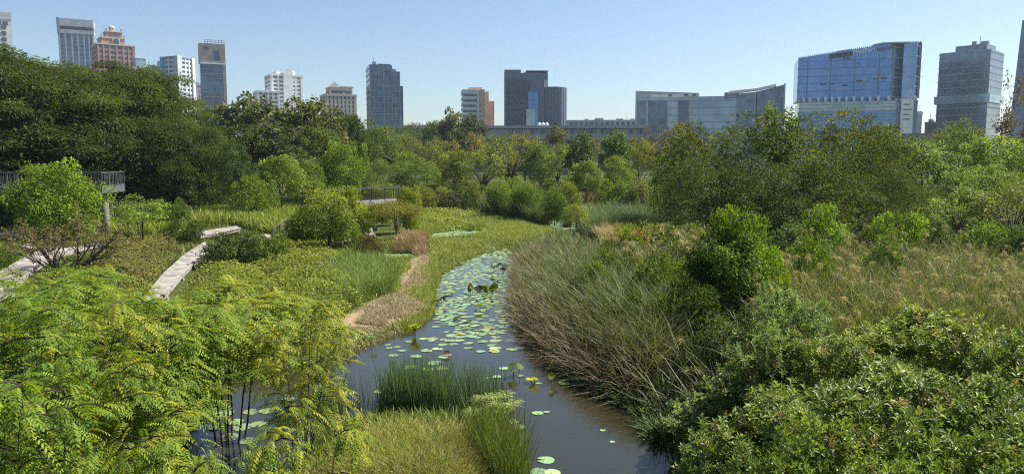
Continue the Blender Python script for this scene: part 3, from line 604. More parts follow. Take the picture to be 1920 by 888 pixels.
# 15 long low office row behind
r, W1, H1, zt, pm = slab_block('office_block', 'long low pale office row behind the slate hotel right side', 1064, 1194, 222, 520, 20, 0, PGREY, 3.6, 1.3, 14, 1.5, glass=GREYG)
core(r, MGREY, -W1 * .1, W1 * .02, 4, 12, zt, H1 + .5, 'plant_room'); core(r, MGREY, W1 * .2, W1 * .3, 4, 12, zt, H1, 'plant_room')
# 16 low dark exhibition hall with pale roof, dome vents on it
r, W1, H1, pm = site('exhibition_hall', 'very long low dark hall with a thin pale flat roof', 700, 1204, 236, 380, 0)
core(r, DARKG, -W1 / 2, W1 / 2, 0, 30, 0, H1 - 1.6, 'glass_wall'); core(r, MGREY, -W1 / 2 - 2, W1 / 2 + 2, -3, 33, H1 - 1.4, H1, 'roof')
piers(r, 'column', DBAND, np.linspace(-W1 / 2 + 1, W1 / 2 - 1, 28), .7, .3, .9, 0, H1 - 1.4)
for px in (795, 802, 809, 1011, 1018, 1025):
    x = (px - 952) * pm; dm = MB(); dm.tube([(x, 3, H1), (x, 3, H1 + .8), (x, 3, H1 + 1.5), (x, 3, H1 + 1.9)], [1.0, 1.0, .75, .2], 10); dm.build('roof_vent', BRIGHT, r, True)
for px, wp, c_ in ((726, 34, PGREY), (880, 26, DBAND), (930, 40, MGREY), (1160, 30, MGREY)):
    x = (px - 952) * pm; core(r, c_, x - wp * pm / 2, x + wp * pm / 2, -1.5, 8, 2, H1 - 1.6, 'wall_panel')
# 17 elevated road
r, W1, H1, pm = site('viaduct', 'long pale concrete elevated road running behind the park trees', 560, 1560, 251, 300, 0, 'bridge')
core(r, paint('viaduct_concrete', (.3, .32, .31)), -W1 / 2, W1 / 2, 0, 1.0, H1 - 2.2, H1, 'parapet'); core(r, M['greyconc'], -W1 / 2, W1 / 2, 1.0, 11, H1 - 3, H1 - 1.1, 'deck')
me = MB().box(-1.1, 1.1, 3, 8, 0, H1 - 3).mesh('pier'); me.materials.append(M['greyconc'])
for x in np.linspace(-W1 / 2 + 5, W1 / 2 - 5, 9): o = link('pier', me, None, r); o.location.x = x

# 18 convention centre: pale framed glass wings
r, W1, H1, pm = site('convention_centre', 'low wide glass building with two wings rising to sharp roof corners', 1194, 1465, 163, 420, -4)
x0 = -W1 / 2; X = lambda px: x0 + (px - 1194) * pm; Z = lambda py: H1 - (py - 163) * pm
MB().prism([(X(1194), -6), (X(1310), 2), (X(1310), 26), (X(1194), 26)], 0, [Z(170), Z(175), Z(175), Z(170)]).build('main_wing', PALEG, r)
MB().prism([(X(1193.4), -6.6), (X(1310.5), 1.4), (X(1310.5), 3), (X(1193.4), -5)], [Z(171.8), Z(177), Z(177), Z(171.8)], [Z(168.5), Z(173.5), Z(173.5), Z(168.5)]).build('roof_edge', PGREY, r)
MB().prism([(X(1193.2), -6.8), (X(1196), -6.6), (X(1196), -4), (X(1193.2), -4)], 0, Z(169)).build('corner_post', PGREY, r)
MB().prism([(X(1221), -4.9), (X(1309), 1.1), (X(1309), 5), (X(1221), -1)], Z(181), Z(175)).build('plant_screen', BRIGHT, r)
for a_, b_, g_ in ((1217, 1253, DARKG), (1273, 1293, DARKG), (1197, 1213, GREYG)):
    f0, f1 = (a_ - 1194) / 116, (b_ - 1194) / 116; MB().prism([(X(a_), -6.5 + 8 * f0), (X(b_), -6.5 + 8 * f1), (X(b_), -5 + 8 * f1), (X(a_), -5 + 8 * f0)], 0, Z(187)).build('dark_bay', g_, r)
core(r, glassmat('steel_blue_glass', (.16, .24, .34), (.3, .41, .52), (2.4, 2.4, 4.0), .5, .18), X(1310), X(1384), 3, 26, 0, Z(180), 'middle_wing'); core(r, GREYG, X(1358), X(1384), 1.5, 25, Z(184), Z(174), 'step_block')
MB().prism([(X(1380), 2), (X(1415), 0), (X(1465), -7), (X(1465), 26), (X(1380), 26)], 0, [Z(177), Z(175), Z(165), Z(165), Z(177)]).build('raised_wing', DARKG, r)
MB().prism([(X(1366), .5), (X(1418), -.6), (X(1450), -5.4), (X(1450), -3), (X(1418), 4), (X(1366), 5)], [Z(177), Z(172), Z(167.5)] * 1 + [Z(167.5), Z(172), Z(177)], [Z(172), Z(168), Z(163), Z(163), Z(168), Z(172)]).build('plant_screen', BRIGHT, r)
for px in (1227, 1258, 1288, 1303): f = (px - 1194) / 116; MB().box(X(px) - .9, X(px) + .9, -6.7 + 8 * f + .9, -4, Z(178.6), Z(176.4)).build('screen_vent', DBAND, r)
MB().prism([(X(1463.5), -7.6), (X(1466), -7.6), (X(1466), -4), (X(1463.5), -4)], 0, Z(163.5)).build('corner_post', PGREY, r); MB().box(X(1413), X(1415), -.9, .6, 0, Z(175)).build('corner_post', PGREY, r)
for z in floors(8, Z(184), 4.0):
    MB().prism([(X(1196), -6.3), (X(1309), 1.5), (X(1309), 2.2), (X(1196), -5.6)], z, z + .35).build('floor_band', MULL, r); MB().prism([(X(1312), 2.6), (X(1382), 2.6), (X(1382), 3.5), (X(1312), 3.5)], z, z + .35).build('floor_band', MULL, r)

# 19 blue glass hospital
def text(body, size, mat, parent, loc, depth=.25, name='lettering', rot=(R(90), 0, 0), align='LEFT'):
    c = bpy.data.curves.new(name, 'FONT'); c.body = body; c.size = size; c.extrude = depth; c.offset = .045; c.align_x = align
    t_ = bpy.data.objects.new(name, c); COL.objects.link(t_); bpy.context.view_layer.update()
    me = bpy.data.meshes.new_from_object(t_.evaluated_get(bpy.context.evaluated_depsgraph_get())); bpy.data.objects.remove(t_); me.materials.clear()
    o = link(name, me, mat, parent); o.location = loc; o.rotation_euler = rot; return o
r, W1, H1, pm = site('hospital_tower', 'huge blue glass hospital slab with white lettering near its roof', 1497, 1727, 84, 400, 8, 'hospital')
x0 = -W1 / 2; X = lambda px: x0 + (px - 1497) * pm; Z = lambda py: H1 - (py - 84) * pm
fx0, fx1 = X(1497), X(1672)
MB().prism([(fx0, 0), (fx1, 0), (fx1, 30), (fx0, 30)], Z(192), [Z(106), Z(84), Z(84), Z(106)]).build('curtain_wall', BLUEG, r)
me = MB().box(fx0 - .2, fx1, -.22, .4, 0, .3).mesh('floor_band'); me.materials.append(BMULL)
for z in floors(Z(190), Z(108), 4.0): o = link('floor_band', me, None, r); o.location.z = z
for px in (1516, 1560, 1605, 1650): MB().box(X(px) - .25, X(px) + .25, -.32, .3, Z(192), Z(106)).build('mullion', BMULL, r)
MB().prism([(fx1, 1.5), (X(1694), 4.5), (X(1694), 28), (fx1, 28)], Z(240), Z(84)).build('recessed_bay', DARKG, r)
MB().prism([(X(1693.8), 1), (X(1716), 0), (X(1722), 3), (X(1722), 27), (X(1693.8), 27)], Z(192), Z(83)).build('corner_bay', glassmat('bright_blue_glass', (.12, .24, .42), (.22, .38, .6), (2.4, 2.4, 4), .5, .14), r)
MB().prism([(X(1722), 2.5), (X(1727.5), 3), (X(1727.5), 26), (X(1722), 26)], Z(192), Z(82.5)).build('side_bay', DARKG, r)
me = MB().prism([(fx1 + .1, 1.1), (X(1694), 4.1), (X(1694.5), .6), (X(1716), -.4), (X(1722), 2.4), (X(1728), 2.6), (X(1728), 6), (X(1694), 7), (fx1 + .1, 5)], 0, .35).mesh('floor_ledge'); me.materials.append(PGREY)
for z in floors(Z(190), Z(90), 5.2): o = link('floor_ledge', me, None, r); o.location.z = z
rt = MB(); pt = [(X(1640), 4), (X(1652), -1.2), (X(1680), -1.6), (X(1703), 0), (X(1703), 22), (X(1640), 22)]; rt.prism(pt, Z(84.5), Z(82.2)); rt.build('roof_canopy', PGREY, r)
pf = MB()
for i_, px in enumerate(np.linspace(1498, 1722, 60)):
    z_ = Z(106 - 22 * min((px - 1497) / 175, 1)); pf.box(X(px) - .18, X(px) + .18, .1, .5, z_, z_ + 1.2 * pm * 2)
pf.build('roof_fins', PGREY, r)
k_ = (106 - 84) / 175; zl = lambda px, dy: Z(106 - k_ * (px - 1497) + dy)
MB().add([(X(1556), -.5, zl(1556, 3)), (X(1599), -.5, zl(1599, 3)), (X(1599), -.5, zl(1599, 12)), (X(1556), -.5, zl(1556, 12)), (X(1556), .5, zl(1556, 3)), (X(1599), .5, zl(1599, 3)), (X(1599), .5, zl(1599, 12)), (X(1556), .5, zl(1556, 12))], [(3, 2, 1, 0), (4, 5, 6, 7), (0, 1, 5, 4), (2, 3, 7, 6), (1, 2, 6, 5), (3, 0, 4, 7)]).build('sign_board', DBAND, r)
tilt = math.atan(k_)
text('MedPark', 3.3, BRIGHT, r, (X(1599.5), -.6, zl(1600, 10.5)), .2, 'lettering', (R(90), -tilt, 0))
text('Hospital', 2.6, paint('dull_red', (.22, .13, .2)), r, (X(1640), -.6, zl(1640, 10.5)), .2, 'lettering', (R(90), -tilt, 0))
for px in (1578, 1586, 1593, 1600): x = X(px); cm_ = MB().tube([(x, 8, zl(px, 2)), (x, 8, zl(px, -1)), (x, 8, zl(px, -4)), (x, 8, zl(px, -5))], [1.5, 1.9, 1.7, .9], 10); cm_.build('cooling_tower', M['greyconc'], r, True)
for px, py, wp in ((1546, 161, 10), (1563, 160, 10), (1588, 164, 11), (1615, 156, 12), (1645, 153, 11), (1660, 152, 11), (1588, 110, 11), (1611, 121, 3)): MB().box(X(px) - wp * pm / 2, X(px) + wp * pm / 2, -.3, .4, Z(py + 1.7), Z(py - 1.3)).build('open_window', DBAND, r)
core(r, BLUEG, X(1505), X(1690), 3, 28, Z(199), Z(191.8), 'sky_lobby'); me = MB().box(-.6, .6, 0, 1.2, Z(199), Z(187)).mesh('lobby_column'); me.materials.append(BRIGHT)
for px in (1510, 1522, 1539, 1552, 1565, 1578, 1592, 1606, 1621, 1636, 1651, 1670): o = link('lobby_column', me, None, r); o.location.x = X(px); o.location.y = -.4
core(r, PALEG, X(1501), X(1682), -4, 26, Z(218), Z(198), 'podium_glass'); core(r, BLUEG, X(1499), X(1682), -3.4, 26, 0, Z(218), 'lower_podium')
me = MB().box(X(1499) - .2, X(1682) + .2, -4.3, -3, 0, .3).mesh('floor_band'); me.materials.append(MULL)
for z in [Z(199), Z(204), Z(211), Z(218), Z(224), Z(230), Z(236)]: o = link('floor_band', me, None, r); o.location.z = z
core(r, DARKG, X(1682), X(1692), -2, 20, 0, Z(200), 'dark_return'); MB().box(X(1691), X(1713), -4, 2, 0, Z(196)).build('sign_panel', BRIGHT, r)
for py, nl_ in ((206, 6), (216, 9), (226, 6), (235, 7)):
    lt = MB()
    for k in range(nl_): lt.box(X(1695) + k * 1.75 * pm, X(1695) + (k * 1.75 + 1.15) * pm, -4.25, -3.9, Z(py + 1.2 - .5 * (k % 3 == 1)), Z(py - 1.2 + .5 * (k % 2)))
    lt.build('sign_lettering', DBAND, r)
core(r, DARKG, X(1713), X(1721), -3, 18, 0, Z(198), 'side_return'); me = MB().box(-.7, .7, 0, 1.4, Z(198), Z(190)).mesh('lobby_column'); me.materials.append(PGREY)
for px in (1697, 1704, 1712, 1719): o = link('lobby_column', me, None, r); o.location.x = X(px)
slab_block('apartment_block', 'tiny pale block peeping out at the foot of the blue hospital', 1719, 1727, 213, 520, 10, 0, PGREY, 3.6, 1.8, 3, .6)
slab_block('office_block', 'tiny grey block left of the foot of the grey glass office tower', 1737, 1752, 228, 460, 10, 0, MGREY, 3.6, 1.6, 4, .6)
# 20 grey glass office tower
TEALG = glassmat('teal_grey_glass', (.07, .105, .14), (.19, .25, .31), (2.2, 2.2, 3.8), .5, .16)
r, W1, H1, pm = site('office_tower', 'tall teal grey glass office tower with a paler sunlit right flank', 1757, 1868, 86, 430, -16)
core(r, TEALG, -W1 / 2 + 1, W1 / 2 - 2.5, 0, 26, 0, H1 - 3); core(r, TEALG, -W1 * .22, W1 * .32, 3, 20, H1 - 3, H1 + .5, 'roof_block')
ring(r, 'floor_band', MULL, W1 - 3.5, 26, .3, floors(9, H1 - 4, 3.9), .4, 0, -W1 / 2 + 1); roof_kit(r, -W1 * .2, W1 * .3, 4, 19, H1 + .5, 5); ring(r, 'podium_band', PALEG, W1 - 3.5, 26, 1.2, [Z(206)], 4.6, 0, -W1 / 2 + 1)
# 21 tapering dark tower at the frame edge
r, W1, H1, pm = site('office_tower', 'tapering dark glass tower cut off by the right border of the photo', 1903, 1990, 34, 520, 0)
MB().add([(-W1 / 2, 0, 0), (W1 / 2, 0, 0), (W1 / 2, 30, 0), (-W1 / 2, 30, 0), (-W1 / 2 + 4.5, 4, H1), (W1 / 2 - 4.5, 4, H1), (W1 / 2 - 4.5, 24, H1), (-W1 / 2 + 4.5, 24, H1)], [(3, 2, 1, 0), (4, 5, 6, 7), (0, 1, 5, 4), (1, 2, 6, 5), (2, 3, 7, 6), (3, 0, 4, 7)]).build('glazing', DARKG, r)
for px in (1690,):
    o, W1, H1, pm = site('boundary_wall', 'pale concrete ramp wall showing through the right hand trees', 1640, 1745, 252, 240, -8, 'wall'); core(o, M['concrete'], -W1 / 2, W1 / 2, 0, .5, 0, H1, 'wall_panel'); core(o, M['greyconc'], -W1 / 2 - .1, W1 / 2 + .1, -.1, .6, H1, H1 + .25, 'coping')

# ------------------------------------------------------------------ boardwalks (paths) and built things in the park
BW = []
def boardwalk(px_poly, z=.8, th=.22):
    P = [G(a, b, z)[:2] for a, b in px_poly]; BW.append(np.array(P))
    area = sum(P[i][0] * P[(i + 1) % len(P)][1] - P[(i + 1) % len(P)][0] * P[i][1] for i in range(len(P)))
    if area < 0: P = P[::-1]
    m = MB(); m.prism(P, z - th, z)
    n = len(P)
    for i in range(n):                       # raised kerb along every long edge
        a, b_ = np.array([*P[i], z + .035]), np.array([*P[(i + 1) % n], z + .035])
        if np.linalg.norm(a - b_) > 3: m.bar(a, b_, .16, .1)
    for i in range(n):                       # short stub piles
        c = np.array(P[i]) * .9 + np.mean(P, 0) * .1; m.bar((*c, -.4), (*c, z - th), .2, .2)
    return tag(m.build('footpath', M['concrete']), kind='structure')
boardwalk([(-60, 548), (0, 513), (52, 482), (78, 470), (112, 474), (60, 505), (18, 545), (-40, 580)])
boardwalk([(66, 474), (118, 463), (150, 460), (204, 453), (212, 458), (140, 472), (86, 482)], .78)
boardwalk([(36, 461), (52, 459), (104, 468), (86, 474)], .78)
boardwalk([(-60, 436), (40, 432), (44, 437), (-60, 443)], .78)
boardwalk([(272, 562), (310, 514), (347, 480), (384, 456), (391, 463), (364, 492), (340, 515), (306, 555)])
boardwalk([(374, 434), (410, 428), (444, 423), (450, 428), (412, 437), (376, 441)], .78)
boardwalk([(622, 451), (660, 438), (700, 436), (705, 441), (665, 446), (640, 457)], .78)
boardwalk([(458, 448), (500, 440), (524, 438), (524, 443), (470, 453)], .78)
boardwalk([(1160, 312), (1192, 308), (1212, 303), (1216, 305), (1195, 311), (1164, 315)], .8, .2)
boardwalk([(705, 340), (725, 336), (742, 335), (744, 337), (727, 339), (708, 343)], .8, .2)

def railing(root, a, b, h=1.15, gap=.3, post=1.6, mat=None):
    mat = mat or M['steel']; a = np.array(a, float); b = np.array(b, float); L_ = np.linalg.norm(b - a); u = np.array([0, 0, 1.])
    n = max(2, int(L_ / post)); pme = MB().bar((0, 0, 0), (0, 0, h), .07, .07).mesh('post'); pme.materials.append(mat)
    for t_ in np.linspace(0, 1, n + 1): link('post', pme, None, root).location = a + (b - a) * t_
    rl = MB(); rl.bar(a + u * h, b + u * h, .12, .07); rl.bar(a + u * .12, b + u * .12, .05, .05)
    for t_ in np.linspace(0, 1, int(L_ / gap)): q = a + (b - a) * t_; rl.bar(q + u * .12, q + u * h, .028, .028)
    rl.build('railing', mat, root)

# raised skywalk at the left
cn = A(190, 351, 58); cf = A(233, 346, 63); zdk = 4.35
cn[2] = cf[2] = 0; out_l = np.array([-46., 54, 0]) - np.array([0, 0, 0])
back = cf - cn; lf = np.array([cn[0] - 34, cn[1] - 1.5, 0])
sk = empty('skywalk', (cn[0], cn[1], gz(cn[0], cn[1])))
tag(sk, 'raised grey walkway with barred railing ending in a square lookout corner under the huge tree', 'walkway')
off = -np.array(sk.location); T = lambda p, z: np.array([p[0] + off[0], p[1] + off[1], z + off[2]])
lb = lf + back
MB().prism([T(p, 0)[:2] for p in (lf, cn, cf, lb)], zdk - .45 + off[2], zdk + off[2]).build('deck', M['plank'], sk)
fm = MB(); 
for a_, b_ in ((lf, cn), (cn, cf)): fm.bar(T(a_, zdk - .22) - [0, .06, 0], T(b_, zdk - .22) - [0, .06, 0], .14, .56)
fm.build('fascia', M['steel'], sk)
railing(sk, T(lf, zdk), T(cn, zdk)); railing(sk, T(cn, zdk), T(cf, zdk)); railing(sk, T(lb, zdk), T(cf, zdk))
for f in (.02, .35, .7):
    p = (cn + back * .45) * (1 - f) + (lf + back * .45) * f
    MB().tube([T(p, -.3), T(p, 1.5), T(p, zdk - .7)], .3, 14).build('column', M['greyconc'], sk, True)
    MB().bar(T(p - back * .4, zdk - .62), T(p + back * .4, zdk - .62), .45, .34).build('crossbeam', M['greyconc'], sk)
# slatted screen fence behind the column
fa, fb = A(188, 392, 66), A(308, 388, 66); zf = gz(fa[0], fa[1])
fe = empty('slat_fence', (fa[0], fa[1], zf)); tag(fe, 'dark vertical slat fence standing behind the skywalk column', 'fence')
L_ = fb[0] - fa[0]; sl = MB()
for x in np.arange(0, L_, .2): sl.box(x, x + .12, -.03, .03, .1, 2.2 - .12 * math.sin(x * 2.1))
sl.build('slats', M['plank'], fe)
fr = MB(); fr.box(0, L_, .035, .09, .5, .6); fr.box(0, L_, .035, .09, 1.6, 1.7); fr.build('rail', M['plank'], fe)
for x in np.linspace(.1, L_ - .1, 4): MB().box(x - .05, x + .05, .1, .2, -.3, 2.0).build('post', M['plank'], fe)

# overgrown footbridge with a stair ramp
zd = 3.05
b0_, b1_ = A(668, 384, 60), A(748, 378, 64); b0_[2] = b1_[2] = 0
br = empty('footbridge', (b0_[0], b0_[1], gz(b0_[0], b0_[1]))); tag(br, 'overgrown raised footbridge with barred railing and a stair ramp descending left', 'bridge')
off = -np.array(br.location); T = lambda p, z: np.array([p[0] + off[0], p[1] + off[1], z + off[2]])
bk = np.array([-.35, 2.4, 0]); m = MB(); m.prism([T(p, 0)[:2] for p in (b0_ - (b1_ - b0_) * .7, b1_, b1_ + bk, b0_ - (b1_ - b0_) * .7 + bk)], zd - .3 + off[2], zd + off[2]); m.build('deck', M['concrete'], br)
bl = b0_ - (b1_ - b0_) * .7
railing(br, T(bl, zd), T(b1_, zd), 1.1, .22, 1.5, M['steel']); railing(br, T(bl + bk, zd), T(b1_ + bk, zd), 1.1, .22, 1.5, M['dark'])
for f in (.05, .45, .95):
    p = bl + (b1_ - bl) * f + bk * .5; MB().tube([T(p, -.3), T(p, 1.4), T(p, zd - .3)], .17, 10).build('column', M['concrete'], br, True)
e0 = A(512, 440, 52); e0[2] = 0
rp = MB(); a_, b_ = T(bl, zd - .15), T(e0, .55); d_ = np.array([-.1, 2.1, 0])
rp.add([a_, b_, b_ + d_, a_ + d_, a_ - [0, 0, .22], b_ - [0, 0, .22], b_ + d_ - [0, 0, .22], a_ + d_ - [0, 0, .22]], [(0, 1, 2, 3), (7, 6, 5, 4), (0, 4, 5, 1), (2, 6, 7, 3), (1, 5, 6, 2), (3, 7, 4, 0)])
rp.build('ramp', M['plank'], br)
hr = MB()
for dd in (np.zeros(3), d_):
    hr.bar(a_ + dd + [0, 0, 1.05], b_ + dd + [0, 0, 1.05], .1, .08); hr.bar(a_ + dd + [0, 0, .55], b_ + dd + [0, 0, .55], .06, .05)
    for t_ in np.linspace(0, 1, 9): q = a_ + (b_ - a_) * t_ + dd; hr.bar(q, q + np.array([0, 0, 1.05]), .08, .08)
hr.build('handrail', M['plank'], br)

def boulder(px, py, s, lab):
    g = RNG(int(px)); p = G(px, py, .3); me = bpy.data.meshes.new('boulder'); import bmesh; bm = bmesh.new(); bmesh.ops.create_icosphere(bm, subdivisions=3, radius=s)
    for v in bm.verts:
        n_ = v.co.normalized(); f = 1 + .18 * math.sin(n_.x * 3.1 + px) + .14 * math.sin(n_.y * 4.3 + py) + .1 * math.sin(n_.z * 5 + n_.x * 4); v.co *= f; v.co.z *= .7
    bm.to_mesh(me); bm.free(); o = link('boulder', me, M['palerock']); o.location = (p[0], p[1], gz(p[0], p[1]) + s * .25); tag(o, lab, 'rock')
M['palerock'] = noisemat('pale_rock', (.2, .19, .175), (.36, .345, .32), 2, .9, .2, .3)
boulder(682, 420, .42, 'pale boulder under the footbridge deck beside its column'); boulder(690, 436, .36, 'pale boulder lowest of those by the footbridge'); boulder(704, 432, .28, 'small pale boulder right of the footbridge column'); boulder(729, 474, .28, 'small white stone at the edge of the little lily pond')

p = A(587, 313, 95); lp = empty('street_lamp', (p[0], p[1], gz(p[0], p[1]))); tag(lp, 'slim dark lamp post rising between the trees behind the footbridge', 'lamp post')
hz_ = p[2] - lp.location.z; MB().tube([(0, 0, -.2), (0, 0, hz_ * .5), (0, 0, hz_)], [.09, .075, .055], 8).build('post', M['dark'], lp, True); MB().tube([(0, 0, hz_), (0, 0, hz_ + .1), (0, 0, hz_ + .16)], [.16, .26, .1], 8).build('lamp_head', M['dark'], lp)
p = A(702, 292, 140); pv = empty('park_shelter', (p[0], p[1], gz(p[0], p[1]))); tag(pv, 'open park shelter with a thin grey curved roof among the trees', 'shelter')
hz_ = p[2] - pv.location.z; wv = 66 / F * 140
rf = MB()
xs_ = np.linspace(-wv / 2, wv / 2, 11); zz = [hz_ + .35 - .9 * (x / wv * 2) ** 2 for x in xs_]
for i in range(10): rf.add([(xs_[i], -2, zz[i]), (xs_[i + 1], -2, zz[i + 1]), (xs_[i + 1], 2, zz[i + 1]), (xs_[i], 2, zz[i]), (xs_[i], -2, zz[i] - .18), (xs_[i + 1], -2, zz[i + 1] - .18), (xs_[i + 1], 2, zz[i + 1] - .18), (xs_[i], 2, zz[i] - .18)], [(0, 1, 2, 3), (7, 6, 5, 4), (0, 4, 5, 1), (2, 6, 7, 3)])
rf.build('roof', M['steel'], pv)
for x in (-wv * .42, -wv * .14, wv * .14, wv * .42): MB().tube([(x, 0, -.3), (x, 0, 2), (x, 0, hz_)], .1, 8).build('column', M['dark'], pv)

# ------------------------------------------------------------------ trees and shrubs, far to near
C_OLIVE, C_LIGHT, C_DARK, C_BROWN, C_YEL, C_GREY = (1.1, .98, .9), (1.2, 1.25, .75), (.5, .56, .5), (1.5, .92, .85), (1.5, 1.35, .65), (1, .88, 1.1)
# the two great umbrella trees at the left
plant('rain_b', 'rain_tree', 'huge dark umbrella tree at the left edge spreading over the skywalk', 'tree', -70, 74, 92, 560)
plant('rain_a', 'rain_tree', 'huge wide spreading tree right of the skywalk, drooping to the grass', 'tree', 165, 88, 126, 470, (1.08, 1.08, 1))
plant('rain_c', 'rain_tree', 'dark drooping tree filling the lower right flank of the huge spreading tree', 'tree', 335, 82, 226, 200, (1.05, 1.05, 1), rot=2.1)
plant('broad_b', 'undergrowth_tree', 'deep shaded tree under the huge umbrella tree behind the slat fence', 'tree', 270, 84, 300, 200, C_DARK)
plant('broad_a', 'undergrowth_tree', 'deep shaded tree behind the skywalk railing at the far left', 'tree', 60, 92, 285, 230, C_DARK)

